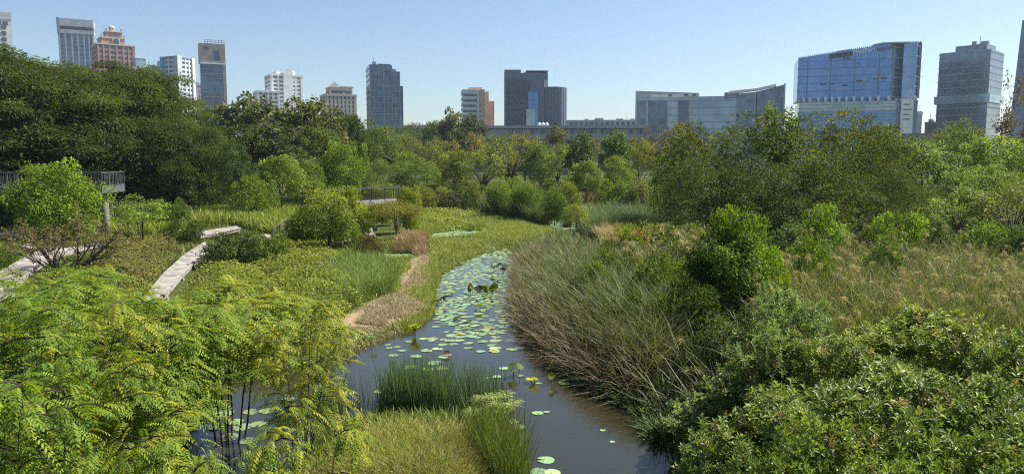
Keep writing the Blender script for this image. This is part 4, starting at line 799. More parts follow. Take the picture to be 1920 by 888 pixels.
GB = 'trees across the middle of the park'
def row(items):
    for it in items: plant(*it)
row([
 # dark stand behind the great tree
 ('drytree', 'bare_tree', 'purplish bare crown peeping over the dark stand below the beige topped tower', 'tree', 402, 128, 180, 60),
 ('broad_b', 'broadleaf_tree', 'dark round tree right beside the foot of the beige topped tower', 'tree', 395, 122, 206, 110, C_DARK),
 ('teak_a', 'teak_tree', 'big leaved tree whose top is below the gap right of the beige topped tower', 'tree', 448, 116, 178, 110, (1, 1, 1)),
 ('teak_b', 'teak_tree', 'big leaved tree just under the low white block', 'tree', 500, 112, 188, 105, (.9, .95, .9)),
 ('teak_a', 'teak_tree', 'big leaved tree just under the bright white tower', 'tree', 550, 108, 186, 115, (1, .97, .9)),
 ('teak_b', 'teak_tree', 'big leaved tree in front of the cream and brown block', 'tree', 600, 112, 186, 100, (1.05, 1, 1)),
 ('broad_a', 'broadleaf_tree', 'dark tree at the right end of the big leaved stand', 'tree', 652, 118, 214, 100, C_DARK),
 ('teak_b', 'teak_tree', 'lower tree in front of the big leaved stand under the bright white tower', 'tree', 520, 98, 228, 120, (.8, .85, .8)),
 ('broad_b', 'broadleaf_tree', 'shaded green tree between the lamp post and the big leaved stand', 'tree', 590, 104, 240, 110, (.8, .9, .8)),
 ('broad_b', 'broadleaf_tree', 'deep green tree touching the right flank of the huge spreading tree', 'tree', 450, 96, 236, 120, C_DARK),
 ('broad_a', 'broadleaf_tree', 'small dark tree below the dark blue glass tower', 'tree', 705, 140, 240, 80, (.9, .95, .85)),
 ('feather_b', 'feathery_tree', 'grey green bushy tree below the gap left of the dark blue glass tower', 'tree', 672, 128, 254, 90, (.95, 1, .9)),
 # middle distance, left to right
 ('teak_a', 'teak_tree', 'tall open leaved tree rising left of the orange ended block', 'tree', 848, 225, 204, 64, (.85, .85, .9)),
 ('teak_b', 'teak_tree', 'tall dark tree rising in front of the orange ended block', 'tree', 888, 228, 214, 58, (.7, .75, .75)),
 ('broad_a', 'broadleaf_tree', 'rounded tree left of the tall open leaved tree before the exhibition hall', 'tree', 815, 232, 228, 56, (.85, .9, .8)),
 ('broad_b', 'broadleaf_tree', 'little tree in front of the hall roof vents under the dark blue glass tower', 'tree', 778, 236, 232, 50, (.9, .9, .85)),
 ('teak_a', 'teak_tree', 'lone tree before the exhibition hall just right of the slate hotel foot', 'tree', 1046, 240, 233, 46, (.9, .85, .8)),
 ('broad_b', 'broadleaf_tree', 'small green tree at the left end of the exhibition hall', 'tree', 735, 200, 237, 66, (.85, .95, .8)),
 ('feather_a', 'feathery_tree', 'fine leaved olive tree overlapping the left end of the viaduct', 'tree', 760, 165, 254, 80, C_OLIVE),
 ('sparse_a', 'open_crowned_tree', 'thin olive tree before the viaduct left of the orange ended block', 'tree', 820, 170, 256, 80, C_OLIVE),
 ('sparse_b', 'open_crowned_tree', 'reddish brown tree before the viaduct below the orange ended block', 'tree', 880, 172, 250, 85, C_BROWN),
 ('feather_b', 'feathery_tree', 'grey olive tree before the viaduct below the slate hotel left part', 'tree', 938, 168, 254, 78, C_OLIVE),
 ('sparse_a', 'open_crowned_tree', 'brown tinged tree before the viaduct below the slate hotel right part', 'tree', 985, 176, 246, 74, C_BROWN),
 ('drytree', 'bare_tree', 'half bare grey tree before the viaduct right of the slate hotel', 'tree', 1030, 165, 258, 60),
 ('feather_a', 'feathery_tree', 'olive tree before the viaduct below the low office row', 'tree', 1100, 170, 256, 66, C_OLIVE),
 ('drytree', 'bare_tree', 'bare branched tree spreading against the left wing of the convention centre', 'tree', 1228, 175, 234, 70),
 ('broad_a', 'broadleaf_tree', 'rounded olive tree just left of the bare tree before the convention centre', 'tree', 1195, 178, 260, 70, C_OLIVE),
 ('sparse_b', 'open_crowned_tree', 'russet tree at the left shoulder of the great dark thicket', 'tree', 1282, 120, 232, 110, C_BROWN),
 ('bigbush', 'broadleaf_tree', 'bright green dense round tree standing right of the lamp post', 'tree', 638, 98, 268, 84, (1.15, 1.4, .55)),
 ('broad_a', 'broadleaf_tree', 'smaller bright green tree behind the dense round bright one', 'tree', 668, 116, 262, 52, (1.1, 1.3, .55)),
 ('feather_b', 'feathery_tree', 'wide low tree left of the park shelter', 'tree', 700, 110, 300, 90, (.9, 1, .8)),
 ('young', 'young_tree', 'bright young tree standing right of the park shelter', 'tree', 757, 130, 272, 40, C_LIGHT),
 ('feather_a', 'feathery_tree', 'low umbrella shaped green tree between footbridge and far pond', 'tree', 778, 104, 297, 92, (.95, 1.1, .8)),
 ('sparse_b', 'open_crowned_tree', 'light olive tree behind the low umbrella shaped tree', 'tree', 800, 132, 268, 80, C_OLIVE),
 ('broad_a', 'broadleaf_tree', 'pale leafy tree above the dark bush by the far pond', 'tree', 850, 118, 284, 74, (1.3, 1.2, 1)),
 ('sparse_a', 'open_crowned_tree', 'light leafy tree left of the dark trunked spreading tree', 'tree', 905, 112, 274, 90, (1.35, 1.25, 1)),
 ('sparse_a', 'open_crowned_tree', 'spreading tree with a thick dark trunk at the centre of the park', 'tree', 958, 124, 250, 125, C_OLIVE),
 ('broad_b', 'broadleaf_tree', 'mid green tree right of the dark trunked spreading tree', 'tree', 1015, 122, 272, 66, (.95, 1.05, .85)),
 ('sparse_b', 'open_crowned_tree', 'light green tree between the spreading tree and the narrow tall tree', 'tree', 1046, 116, 268, 60, C_LIGHT),
 ('teak_b', 'narrow_tree', 'narrow tall green tree above the golden grass clump', 'tree', 1088, 112, 248, 58, (.75, .95, .6)),
 ('broad_a', 'broadleaf_tree', 'small tree under the narrow tall green tree', 'tree', 1100, 104, 302, 60, C_LIGHT),
 ('drytree', 'bare_tree', 'bare mauve tree between the two narrow green trees', 'tree', 1122, 126, 262, 46),
 ('teak_a', 'narrow_tree', 'bright green narrow tree rising to the viaduct', 'tree', 1152, 118, 244, 62, (.75, 1.15, .55)),
 ('broad_b', 'broadleaf_tree', 'light tree at the foot of the bright narrow tree', 'tree', 1160, 108, 292, 62, C_LIGHT),
 ('feather_a', 'feathery_tree', 'olive crown right of the bright narrow tree', 'tree', 1200, 130, 266, 80, (1.2, 1.1, .95)),
 ('bare_a', 'bare_shrub', 'leafless grey mauve tree behind the round olive bush', 'tree', 1212, 112, 298, 80),
 ('bush_a', 'round_bush', 'round olive bush beside the leafless grey tree', 'bush', 1254, 96, 290, 64, (1, 1.05, .85)),
 ('broad_a', 'broadleaf_tree', 'leafy yellowish tree at the left foot of the huge spreading tree', 'tree', 525, 82, 292, 92, (1.35, 1.35, .9)),
 ('broad_b', 'broadleaf_tree', 'leafy olive tree left of the lamp post', 'tree', 565, 88, 300, 70, (1.1, 1.2, .85)),
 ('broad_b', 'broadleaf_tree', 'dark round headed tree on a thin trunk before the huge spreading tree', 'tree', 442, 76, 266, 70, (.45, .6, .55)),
 ('bush_b', 'bush', 'yellow green bush under the dark round headed tree', 'bush', 470, 74, 330, 70, C_LIGHT),
 ('bush_a', 'bush', 'green bush at the right foot of the huge spreading tree', 'bush', 495, 78, 336, 60, (1, 1.2, .8)),
])
# more mid distance trunks and bushes along the lawn, one by one
MID = [('bush_a', 'bush', 'dark purplish low bush on the far pond edge', 'bush', 832, 92, 357, 70, (.45, .38, .5)),
 ('bush_b', 'bush', 'dark low bush right of the purplish bush on the far pond', 'bush', 865, 96, 352, 50, C_DARK),
 ('bush_b', 'bush', 'grey green shrub between the far pond and the lawn', 'bush', 792, 88, 352, 60, C_OLIVE),
 ('bush_a', 'bush', 'olive shrub in front of the spreading dark trunked tree', 'bush', 890, 90, 340, 50, C_OLIVE),
 ('bamboo', 'bamboo_clump', 'bright topped dense bamboo clump on the far pond bank, leftmost of three', 'bamboo', 934, 78, 336, 50, (1.1, 1.2, .6)),
 ('bamboo', 'bamboo_clump', 'middle bamboo clump of the three on the far pond bank', 'bamboo', 988, 74, 338, 58, (.95, 1.15, .7)),
 ('bamboo', 'bamboo_clump', 'darkest bamboo clump, right of the other two on the far pond bank', 'bamboo', 1040, 70, 350, 50, (.75, .85, .65)),
 ('bush_a', 'bush', 'light bush behind the three bamboo clumps', 'bush', 965, 98, 330, 44, C_LIGHT),
 ('bush_b', 'bush', 'pale olive bush between bamboo and golden grass', 'bush', 1062, 92, 340, 60, (1.2, 1.1, .9)),
 ('bush_b', 'bush', 'green bush right of the golden grass clump', 'bush', 1150, 84, 338, 60, (1, 1.1, .8)),
 ('bush_a', 'bush', 'greyish bush in front of the round olive bush', 'bush', 1200, 78, 336, 70, C_GREY),
 ('bush_b', 'bush', 'yellowish bush below the round olive bush', 'bush', 1245, 72, 348, 60, (1.2, 1.2, .8)),
 ('young', 'young_tree', 'slender sapling on a thin stem by the small far water inlet', 'tree', 1082, 54, 372, 46, (1.5, 1.4, .8)),
 # around the footbridge
 ('umbrella', 'umbrella_tree', 'low umbrella crowned brown olive tree in front of the footbridge', 'tree', 742, 55, 376, 94, (1.5, 1.15, .75)),
 ('vinetree', 'vine_draped_tree', 'vine draped dark trunked tree in front of the footbridge ramp', 'tree', 615, 48, 362, 92, (1.3, 1.25, .9)),
 ('bush_b', 'bush', 'green vine covered bush under the footbridge ramp', 'bush', 570, 52, 392, 80, (1.3, 1.4, .8)),
 ('bush_a', 'bush', 'yellow green bush crowning the top of the footbridge ramp', 'bush', 596, 52.5, 354, 90, C_YEL),
 ('vinedome', 'climbing_vine', 'yellow green creeper heaped over the footbridge railing left half', 'vine', 642, 54.6, 350, 104, (1.5, 1.4, .55)),
 ('vinedome', 'climbing_vine', 'bright creeper swallowing the right end of the footbridge', 'vine', 768, 61, 350, 52, (1.5, 1.45, .55)),
 ('vinedome', 'climbing_vine', 'bright creeper hanging behind the footbridge railing', 'vine', 715, 68, 345, 60, (1.5, 1.4, .6)),
 ('bush_a', 'bush', 'dark brown shrub at the left tip of the little lily pond', 'bush', 690, 44, 440, 60, (.75, .5, .5)),
 ('bush_b', 'bush', 'olive shrub right behind the vine draped tree', 'bush', 650, 50, 412, 60, (1.2, 1.25, .8)),
 # left field
 ('bigbush', 'bush', 'dense bright green bush in front of the skywalk', 'bush', 98, 54, 304, 158, (1.15, 1.4, .55)),
 ('young', 'staked_sapling', 'pale leafed sapling tied to short dark stakes left of the dark shrub', 'tree', 264, 50, 364, 86, (1.5, 1.6, 1.2)),
 ('bareshrub', 'bare_shrub', 'brown half bare many stemmed shrub beside the left boardwalk', 'bush', 116, 38, 386, 210),
 ('bush_b', 'bush', 'dark shrub at the end of the short boardwalk piece', 'bush', 345, 52, 414, 62, (.5, .55, .45)),
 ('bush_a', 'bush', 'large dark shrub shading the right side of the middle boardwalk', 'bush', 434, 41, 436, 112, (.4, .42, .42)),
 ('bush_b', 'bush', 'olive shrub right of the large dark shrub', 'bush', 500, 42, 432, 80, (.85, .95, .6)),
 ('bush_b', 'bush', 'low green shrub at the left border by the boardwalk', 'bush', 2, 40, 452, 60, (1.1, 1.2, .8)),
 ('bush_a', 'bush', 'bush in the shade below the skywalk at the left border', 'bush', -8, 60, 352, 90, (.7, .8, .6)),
 ('bush_b', 'bush', 'dark bush at the foot of the slat fence', 'bush', 320, 64, 372, 70, (.6, .75, .6))]
row(MID)
# undergrowth between the park trees, all alike at this distance
gu = random.Random(12)
for i in range(64):
    px, D = gu.uniform(660, 1270), gu.uniform(92, 165); yb = HOR + CAMH * F / D; k = gu.choice(['bush_a', 'bush_b', 'bigbush', 'young', 'bush_b']); hp = gu.uniform(1.6, 3.6) / D * F; t_ = gu.uniform(.8, 1.2)
    plant(k, 'park_shrub', 'small olive green shrub among the tree trunks in the middle of the park', 'shrub', px, D, yb - hp, hp * gu.uniform(.9, 1.7), (t_ * gu.uniform(.9, 1.2), t_, t_ * .8), 'shrubs among the park trees')
row([('bigbush', 'bush', 'rounded olive shrub at the top edge of the plumed grass below the domed green tree', 'bush', 1745, 44, 405, 90, (.8, .85, .6)),
 ('bush_b', 'bush', 'low green shrub at the top edge of the plumed grass near the right border', 'bush', 1850, 42, 415, 110, (.9, 1.05, .6)),
 ('bigbush', 'bush', 'dark green shrub in the plumed grass at the right border', 'bush', 1925, 38, 420, 100, (.6, .75, .5)),
 ('bush_b', 'bush', 'leafy shrub standing in the plumed grass right of the vine mound', 'bush', 1520, 30, 445, 90, (.8, 1, .5)),
 ('bush_a', 'bush', 'small leafy shrub in the middle of the plumed grass', 'bush', 1660, 33, 440, 80, (.75, .95, .5))])
# right hand thicket
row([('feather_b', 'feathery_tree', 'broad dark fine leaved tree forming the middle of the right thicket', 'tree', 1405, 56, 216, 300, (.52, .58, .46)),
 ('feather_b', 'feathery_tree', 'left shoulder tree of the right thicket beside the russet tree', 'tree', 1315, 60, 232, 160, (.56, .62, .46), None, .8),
 ('feather_b', 'feathery_tree', 'olive topped tree below the left edge of the blue hospital', 'tree', 1565, 60, 212, 210, (.78, .76, .52), None, 2.2),
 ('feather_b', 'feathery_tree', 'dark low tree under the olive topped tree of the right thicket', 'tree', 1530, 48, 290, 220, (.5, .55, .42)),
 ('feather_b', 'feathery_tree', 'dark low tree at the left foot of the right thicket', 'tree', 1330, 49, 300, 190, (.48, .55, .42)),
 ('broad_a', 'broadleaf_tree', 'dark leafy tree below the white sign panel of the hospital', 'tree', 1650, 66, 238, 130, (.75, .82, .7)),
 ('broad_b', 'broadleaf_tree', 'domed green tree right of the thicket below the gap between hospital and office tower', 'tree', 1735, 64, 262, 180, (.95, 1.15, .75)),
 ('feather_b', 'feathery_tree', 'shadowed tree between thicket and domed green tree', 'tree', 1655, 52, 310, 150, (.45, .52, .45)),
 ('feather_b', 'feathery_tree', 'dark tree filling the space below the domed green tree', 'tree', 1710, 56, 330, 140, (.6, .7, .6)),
 ('feather_a', 'feathery_tree', 'flat topped tree below the grey glass office tower', 'tree', 1800, 78, 226, 120, (.85, .95, .75)),
 ('drytree', 'bare_tree', 'large bare purplish brown tree at the right border before the tapering tower', 'tree', 1905, 84, 142, 130),
 ('broad_a', 'broadleaf_tree', 'yellowish green tree below the bare purplish tree', 'tree', 1868, 72, 256, 130, (1.35, 1.45, .8)),
 ('broad_b', 'broadleaf_tree', 'green tree cut by the right border below the bare tree', 'tree', 1930, 66, 270, 120, (1, 1.1, .8)),
 ('feather_a', 'feathery_tree', 'lower light green tree left of the right border', 'tree', 1850, 58, 312, 150, (1.1, 1.25, .85)),
 ('sparse_b', 'open_crowned_tree', 'slanting many stemmed shrub tree above the tall grass at the right', 'tree', 1800, 50, 350, 130, (1.3, 1.4, .9)),
 ('sparse_a', 'open_crowned_tree', 'dull brownish shrub tree at the right border above the tall grass', 'tree', 1905, 48, 345, 130, (1.3, 1.1, .9)),
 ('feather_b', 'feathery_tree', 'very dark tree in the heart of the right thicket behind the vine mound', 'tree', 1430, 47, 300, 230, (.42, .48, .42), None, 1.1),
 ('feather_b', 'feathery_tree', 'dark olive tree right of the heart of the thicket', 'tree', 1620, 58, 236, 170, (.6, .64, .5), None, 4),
 ('bush_b', 'bush', 'dark shrub in the sedge right of the reed bed, below the vine mound', 'bush', 1300, 22.5, 530, 130, (.42, .5, .36)),
 ('bush_a', 'bush', 'dark low shrub at the right bank above the leftmost glossy shrub', 'bush', 1350, 19.5, 596, 140, (.45, .52, .38)),
 ('bush_b', 'bush', 'green shrub rising from the reed bed left of the vine mound', 'bush', 1232, 26, 478, 110, (.75, .8, .5)),
 ('bush_b', 'bush', 'olive shrub in the reed bed under the orange blossoms', 'bush', 1165, 31, 462, 90, (.85, .85, .55)),
 ('bush_a', 'bush', 'dark shrub added for its shadow behind the tall greyish glossy shrub', 'bush', 1455, 21, 535, 120, (.5, .58, .4)),  # shrub added tall here to throw shade leftwards over the bank
 ('bush_b', 'bush', 'low leafy plant leaning over the waterline below the reed bed', 'bush', 1185, 20.4, 668, 100, (.6, .68, .5)),
 ('bush_b', 'bush', 'small leafy plant on the waterline at the bend of the right bank', 'bush', 1055, 24.7, 618, 70, (.6, .66, .5)),
 ('bigbush', 'bush', 'leafy green shrub in the reed bed nearest the far end of the channel', 'bush', 1112, 28, 492, 80, (.8, .95, .5)),
 ('bush_a', 'bush', 'creeping green shrub low on the front of the reed bed', 'bush', 1128, 23.2, 600, 100, (.7, .85, .5)),
 ('bush_b', 'bush', 'dark tangled shrub in the middle of the reed bed', 'bush', 1215, 23.4, 552, 110, (.55, .65, .42)),
 ('bigbush', 'bush', 'olive leafy shrub between the reed bed and the vine mound', 'bush', 1278, 27, 488, 100, (.75, .85, .48)),
 ('bush_a', 'broad_leaf_vine', 'bright large leaved vine bush glowing before the dark thicket', 'vine', 1545, 41, 382, 90, (1.1, 1.4, .5)),
 ('bush_b', 'bush', 'bright leafy shrub at the right foot of the thicket', 'bush', 1690, 43, 398, 100, (1.1, 1.3, .55)),
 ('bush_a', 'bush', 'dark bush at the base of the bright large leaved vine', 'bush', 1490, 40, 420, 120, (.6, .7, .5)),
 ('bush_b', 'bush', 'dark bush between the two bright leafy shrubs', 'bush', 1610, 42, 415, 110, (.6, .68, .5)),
 ('bush_b', 'bush', 'olive bush left part of the scrub below the right thicket', 'bush', 1215, 46, 415, 110, (1, 1.0, .7)),
 ('bush_a', 'bush', 'olive bush right part of the scrub below the right thicket', 'bush', 1285, 43, 418, 110, (.9, .95, .65)),
 ('feather_a', 'low_tree', 'low twiggy tree behind the vine smothered mound', 'tree', 1320, 34, 432, 130, (1, 1, .7)),
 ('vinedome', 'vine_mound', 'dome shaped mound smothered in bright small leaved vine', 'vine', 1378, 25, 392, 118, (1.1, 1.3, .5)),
 ('vinedome', 'vine_mound', 'lower flank of the vine smothered mound, coloured dark for its shaded side', 'vine', 1365, 24.2, 440, 150, (.65, .8, .42)),  # leaf tint darkened: the mound's shaded front is put into the colour
 ('bush_b', 'vine_mound', 'vine skirt right of the vine smothered mound, coloured bright for the sunlit side', 'vine', 1442, 25.5, 462, 90, (1.3, 1.5, .6))])  # leaf tint brightened: sunlight on the mound's right side is put into the colour
# spiky upright shoots over the thicket
def shoots():
    g = RNG(77); m = MB(); parts = []
    for i in range(7):
        a = g.uniform(0, 6.28); top = np.array([math.cos(a) * g.uniform(.4, 1.6), math.sin(a) * .8, g.uniform(2.6, 3.6)]); path = np.linspace([0, 0, -2.5], top, 7); path[:, 0] += np.sin(np.linspace(0, 2, 7)) * .2
        m.tube(path, list(np.linspace(.06, .012, 7)), 5); n = 420; t_ = g.uniform(.35, 1, n); P = np.array([-0., 0, -2.5]) * (1 - t_[:, None]) + top * t_[:, None]
        az = g.uniform(0, 6.28, n); rr = g.uniform(.05, .55, n) * (1.25 - t_); d = nrm(np.stack([np.cos(az), np.sin(az), np.full(n, .7)], 1)); P = P + d * rr[:, None]; Ls = g.uniform(.12, .22, n)
        parts.append(leaves(g, P, nrm(d + g.normal(0, .3, (n, 3))), runit(g, n), Ls, Ls * .4, pick(g, MG, n)))
    return m, merge(parts)
proto('shoots', *shoots())
plant('shoots', 'feathery_tree', 'upright feathery shoots topping the thicket before the convention centre', 'tree', 1462, 56, 196, 90, (.95, 1.15, .75), None, None, 5.2)
# stakes of the sapling
p = G(264, 447, .4); st = tag(empty('tree_stake', (p[0] - .3, p[1] - .4, gz(p[0], p[1]))), 'pair of short dark stakes with a crossbar at the staked sapling', 'stake')
for x in (-.45, .35): MB().tube([(x, 0, -.2), (x, 0, .6), (x * .95, 0, 1.35)], .05, 6).build('post', M['dark'], st)
MB().bar((-.6, 0, 1.2), (.5, 0, 1.25), .06, .06).build('crossbar', M['dark'], st)
# orange flowering shrub
os_ = plant('bush_b', 'flowering_shrub', 'large leaved shrub with orange blossoms above the reed bed', 'shrub', 1176, 42, 422, 96, (1.1, 1.25, .55))
g = RNG(91); n = 130; u = runit(g, n); u[:, 2] = abs(u[:, 2]) * .8; u[:, 1] = -abs(u[:, 1]) * .8; ctr = u * [1.75, 1.6, .95] + [0, 0, 1.25]
ix = np.repeat(np.arange(20), 18); P = ctr[ix] + g.normal(0, .05, (len(ix), 3)); Ls = g.uniform(.07, .13, len(ix))
V, Q, c_ = leaves(g, P, runit(g, len(ix)), runit(g, len(ix)), Ls, Ls * .7, pick(g, [(.5, .13, .04), (.52, .18, .07), (.5, .24, .16)], len(ix))); tag(link('blossom', mesh_np('blossom', V, [Q], c_), M['leaf'], os_), kind='stuff')
os_.rotation_euler = (0, 0, 0)

# foreground: yellow green legume trees at the left
FG = [(420, 16.4, 548, 350, 3, 'feathery yellow green tree on dark stems standing in the water'), (560, 15.2, 566, 230, 1, 'feathery tree leaning right over the channel beside the straw bank'),
 (55, 15.5, 522, 330, 2, 'feathery tree at the left border just below the boardwalk'), (205, 15.0, 538, 320, 1, 'feathery tree top in front of the brown half bare shrub'),
 (318, 14.0, 566, 300, 2, 'feathery tree left of the one standing in the water'), (140, 11.6, 560, 400, 0, 'large feathery tree in the left foreground centre'),
 (-10, 10.4, 590, 420, 1, 'large feathery tree cut by the left border'), (255, 11.2, 620, 300, 2, 'feathery crown in front of the dark stems on their left'),
 (20, 8.2, 690, 420, 0, 'nearest feathery crown in the lower left corner'), (200, 8.4, 700, 400, 1, 'nearest feathery crown along the bottom edge left of centre'),
 (545, 8.6, 782, 300, 2, 'low bright feathery crown at the bottom before the yellow grass'), (330, 8.0, 815, 260, 0, 'low feathery crown at the bottom under the dark stems'),
 (120, 20.5, 508, 240, 2, 'smaller feathery sapling beyond the left foreground crowns'), (235, 21, 530, 190, 0, 'small feathery sapling near the end of the middle boardwalk')]
FT = [(1, 1, 1), (1.12, 1.02, .9), (.72, .88, .9), (.9, 1, .9), (.8, .92, .85), (1, .98, 1), (.66, .85, .95), (.85, .95, .9), (.7, .86, .9), (1, 1, .9), (1.05, 1.05, .9), (.8, .9, .9), (.85, .95, .9), (1, 1.05, 1)]
for i, (px, D, top, wp, v, lab) in enumerate(FG): plant('pinnate_%d' % v, 'legume_tree', lab, 'tree', px, D, top, wp * .92, FT[i], 'feathery trees in the left foreground')
# foreground: glossy shrubs at the right
GS = [(1345, 15.6, 735, 180, 0, 'leftmost glossy shrub, leaning over the brown water', (1, 1, 1)), (1420, 15.4, 672, 210, 1, 'glossy shrub behind the one leaning over the water', (1, 1, 1)),
 (1478, 17.5, 545, 170, 2, 'tall greyish glossy shrub before the vine mound', (1.1, 1.2, 2.0)), (1450, 15.2, 600, 180, 0, 'grey green glossy shrub just below the tall greyish one', (1.05, 1.1, 1.6)),
 (1575, 14.6, 628, 270, 1, 'glossy shrub right of the greyish pair', (1.1, 1.05, .9)), (1730, 16.0, 582, 250, 2, 'highest glossy shrub, rising into the plumed grass', (1.25, 1.2, .9)),
 (1850, 15.0, 610, 260, 0, 'glossy shrub near the right border below the plumed grass', (1.1, 1.05, .9)), (1960, 13.5, 622, 260, 1, 'glossy shrub cut by the right border', (1, 1, .9)),
 (1390, 11.8, 795, 220, 2, 'low glossy shrub at the bottom edge beside the water', (1, 1.02, 1)), (1480, 11.2, 726, 320, 0, 'glossy shrub on the bottom edge with dark hollows', (1, 1, 1)),
 (1660, 11.4, 700, 340, 1, 'broad glossy shrub in the right foreground centre', (1, 1, .95)), (1830, 11.0, 700, 330, 2, 'broad glossy shrub in the lower right corner area', (1, 1.02, 1)),
 (1560, 8.9, 800, 330, 2, 'nearest glossy shrub along the bottom edge', (1.02, 1.04, 1)), (1760, 8.8, 798, 360, 0, 'nearest glossy shrub toward the lower right corner', (1, 1.05, 1)), (1960, 8.6, 790, 380, 1, 'glossy shrub in the lower right corner', (1, 1, 1)), (1470, 9.2, 850, 260, 1, 'lowest glossy shrub touching the bottom edge', (1, 1.05, 1.1))]
for px, D, top, wp, v, lab, ti in GS: plant('glossy_%d' % v, 'glossy_shrub', lab, 'shrub', px, D, top, wp, ti, 'glossy shrubs in the right foreground')

# ------------------------------------------------------------------ grasses, reeds and ground cover (uncountable: stuff)
def inpoly(px, py, pl):
    c = np.zeros(len(px), bool)
    for (x0, y0), (x1, y1) in zip(pl, pl[1:] + pl[:1]):
        if y0 != y1: c ^= ((y0 > py) != (y1 > py)) & (px < (x1 - x0) * (py - y0) / (y1 - y0) + x0)
    return c
def scatter(rng, pl, n, z=.35, land=(.05, 999), mask=None, bwm=.45):
    a = np.array(pl); out = []; got = 0
    for _ in range(60):
        px = rng.uniform(a[:, 0].min(), a[:, 0].max(), n); py = rng.uniform(a[:, 1].min(), a[:, 1].max(), n); k = inpoly(px, py, pl)
        P = Gv(px[k], py[k], z)
        s = shore(P[:, :2]) if land is not None else None
        if s is not None: q = (s > land[0]) & (s < land[1]); P = P[q]; s = s[q]
        for bw in BW:
            Q = P[:, :2] * 1.0; P = P[(sdf(Q, bw) > bwm) & (sdf(Q + nrm(Q) * bwm * 1.5, bw) > bwm * .8)]
        if mask is not None: P = P[rng.random(len(P)) < mask(P)]
        out.append(P); got += len(P)
        if got >= n: break
    P = np.concatenate(out)[:n]; P[:, 2] = height(P[:, :2]); return P
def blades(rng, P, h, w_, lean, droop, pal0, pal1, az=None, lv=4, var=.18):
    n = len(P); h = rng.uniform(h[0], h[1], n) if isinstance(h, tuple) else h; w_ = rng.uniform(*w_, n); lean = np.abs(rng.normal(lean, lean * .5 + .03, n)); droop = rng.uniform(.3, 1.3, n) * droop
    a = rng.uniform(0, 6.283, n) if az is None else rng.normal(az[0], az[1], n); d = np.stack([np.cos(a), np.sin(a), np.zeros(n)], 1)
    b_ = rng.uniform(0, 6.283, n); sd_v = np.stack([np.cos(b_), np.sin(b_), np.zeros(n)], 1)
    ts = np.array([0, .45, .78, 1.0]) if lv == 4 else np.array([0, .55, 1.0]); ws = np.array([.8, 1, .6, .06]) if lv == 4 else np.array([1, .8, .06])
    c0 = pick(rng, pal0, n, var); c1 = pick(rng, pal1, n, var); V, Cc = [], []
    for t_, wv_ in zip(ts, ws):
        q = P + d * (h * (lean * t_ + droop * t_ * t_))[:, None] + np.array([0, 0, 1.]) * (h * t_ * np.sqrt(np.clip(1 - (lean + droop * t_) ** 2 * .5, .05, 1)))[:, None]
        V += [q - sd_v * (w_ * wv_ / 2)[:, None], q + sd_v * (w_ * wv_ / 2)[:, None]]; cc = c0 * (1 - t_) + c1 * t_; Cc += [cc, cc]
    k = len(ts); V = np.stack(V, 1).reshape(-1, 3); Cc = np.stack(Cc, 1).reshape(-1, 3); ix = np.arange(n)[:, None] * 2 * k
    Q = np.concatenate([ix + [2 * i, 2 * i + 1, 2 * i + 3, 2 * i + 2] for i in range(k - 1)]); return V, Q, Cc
def stuff(name, label, cat, parts, mat='blade'):
    V, Q, Cc = merge(parts); return tag(link(name, mesh_np(name, V, [Q], Cc), M[mat]), label, cat, None, 'stuff')
def patch(P, f=.5, ph=0, lo=.25): v = np.sin(P[:, 0] * f + ph) * np.sin(P[:, 1] * f * .8 + ph * 2) + .5 * np.sin(P[:, 0] * f * 2.3 + P[:, 1] * f * 1.9 + ph); return np.clip(.55 + .45 * v, lo, 1)
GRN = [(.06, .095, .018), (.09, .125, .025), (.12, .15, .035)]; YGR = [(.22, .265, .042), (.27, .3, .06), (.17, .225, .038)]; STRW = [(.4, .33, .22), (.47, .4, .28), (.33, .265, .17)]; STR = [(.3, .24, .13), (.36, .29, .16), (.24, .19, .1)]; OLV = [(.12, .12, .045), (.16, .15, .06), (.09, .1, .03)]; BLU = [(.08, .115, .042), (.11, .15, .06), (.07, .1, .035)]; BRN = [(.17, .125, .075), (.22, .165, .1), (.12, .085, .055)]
g = RNG(200)
P = scatter(g, [(-60, 336), (1980, 336), (1980, 420), (-60, 420)], 26000, mask=lambda P: patch(P, .25))
strip0 = lambda P: np.where(linedist(P[:, :2], straw_line) < np.where(P[:, 1] < 32, 1.2, .6), .02, 1.)
P2 = scatter(g, [(-60, 420), (1980, 420), (1980, 900), (-60, 900)], 46000, mask=lambda P: patch(P, .8) * strip0(P))
P3 = scatter(g, [(-60, 400), (200, 392), (560, 395), (700, 440), (640, 500), (560, 480), (330, 560), (-60, 600)], 34000, mask=lambda P: patch(P, .7, 2, .4)); P4 = scatter(g, [(560, 336), (1300, 332), (1300, 360), (560, 380)], 14000)
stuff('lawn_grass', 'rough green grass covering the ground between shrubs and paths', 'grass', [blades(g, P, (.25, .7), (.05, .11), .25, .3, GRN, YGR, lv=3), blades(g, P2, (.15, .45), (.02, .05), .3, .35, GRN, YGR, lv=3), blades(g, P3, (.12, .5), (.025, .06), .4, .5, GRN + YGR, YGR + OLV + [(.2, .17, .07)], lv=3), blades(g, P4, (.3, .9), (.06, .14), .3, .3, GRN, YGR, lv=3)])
LB = [(822, 590), (792, 613), (762, 624), (756, 600), (715, 590), (640, 592), (560, 610), (545, 600), (590, 545), (640, 490), (700, 462), (790, 430), (830, 400), (950, 408), (1012, 418), (1045, 440), (950, 462), (860, 494), (824, 520)]
strip = lambda P: np.where(linedist(P[:, :2], straw_line) < np.where(P[:, 1] < 32, 1.0, .5) + .3 * np.sin(P[:, 1] * .9), .03, 1.) * patch(P, .55, 1, .4)
P = scatter(g, LB, 52000, mask=strip)
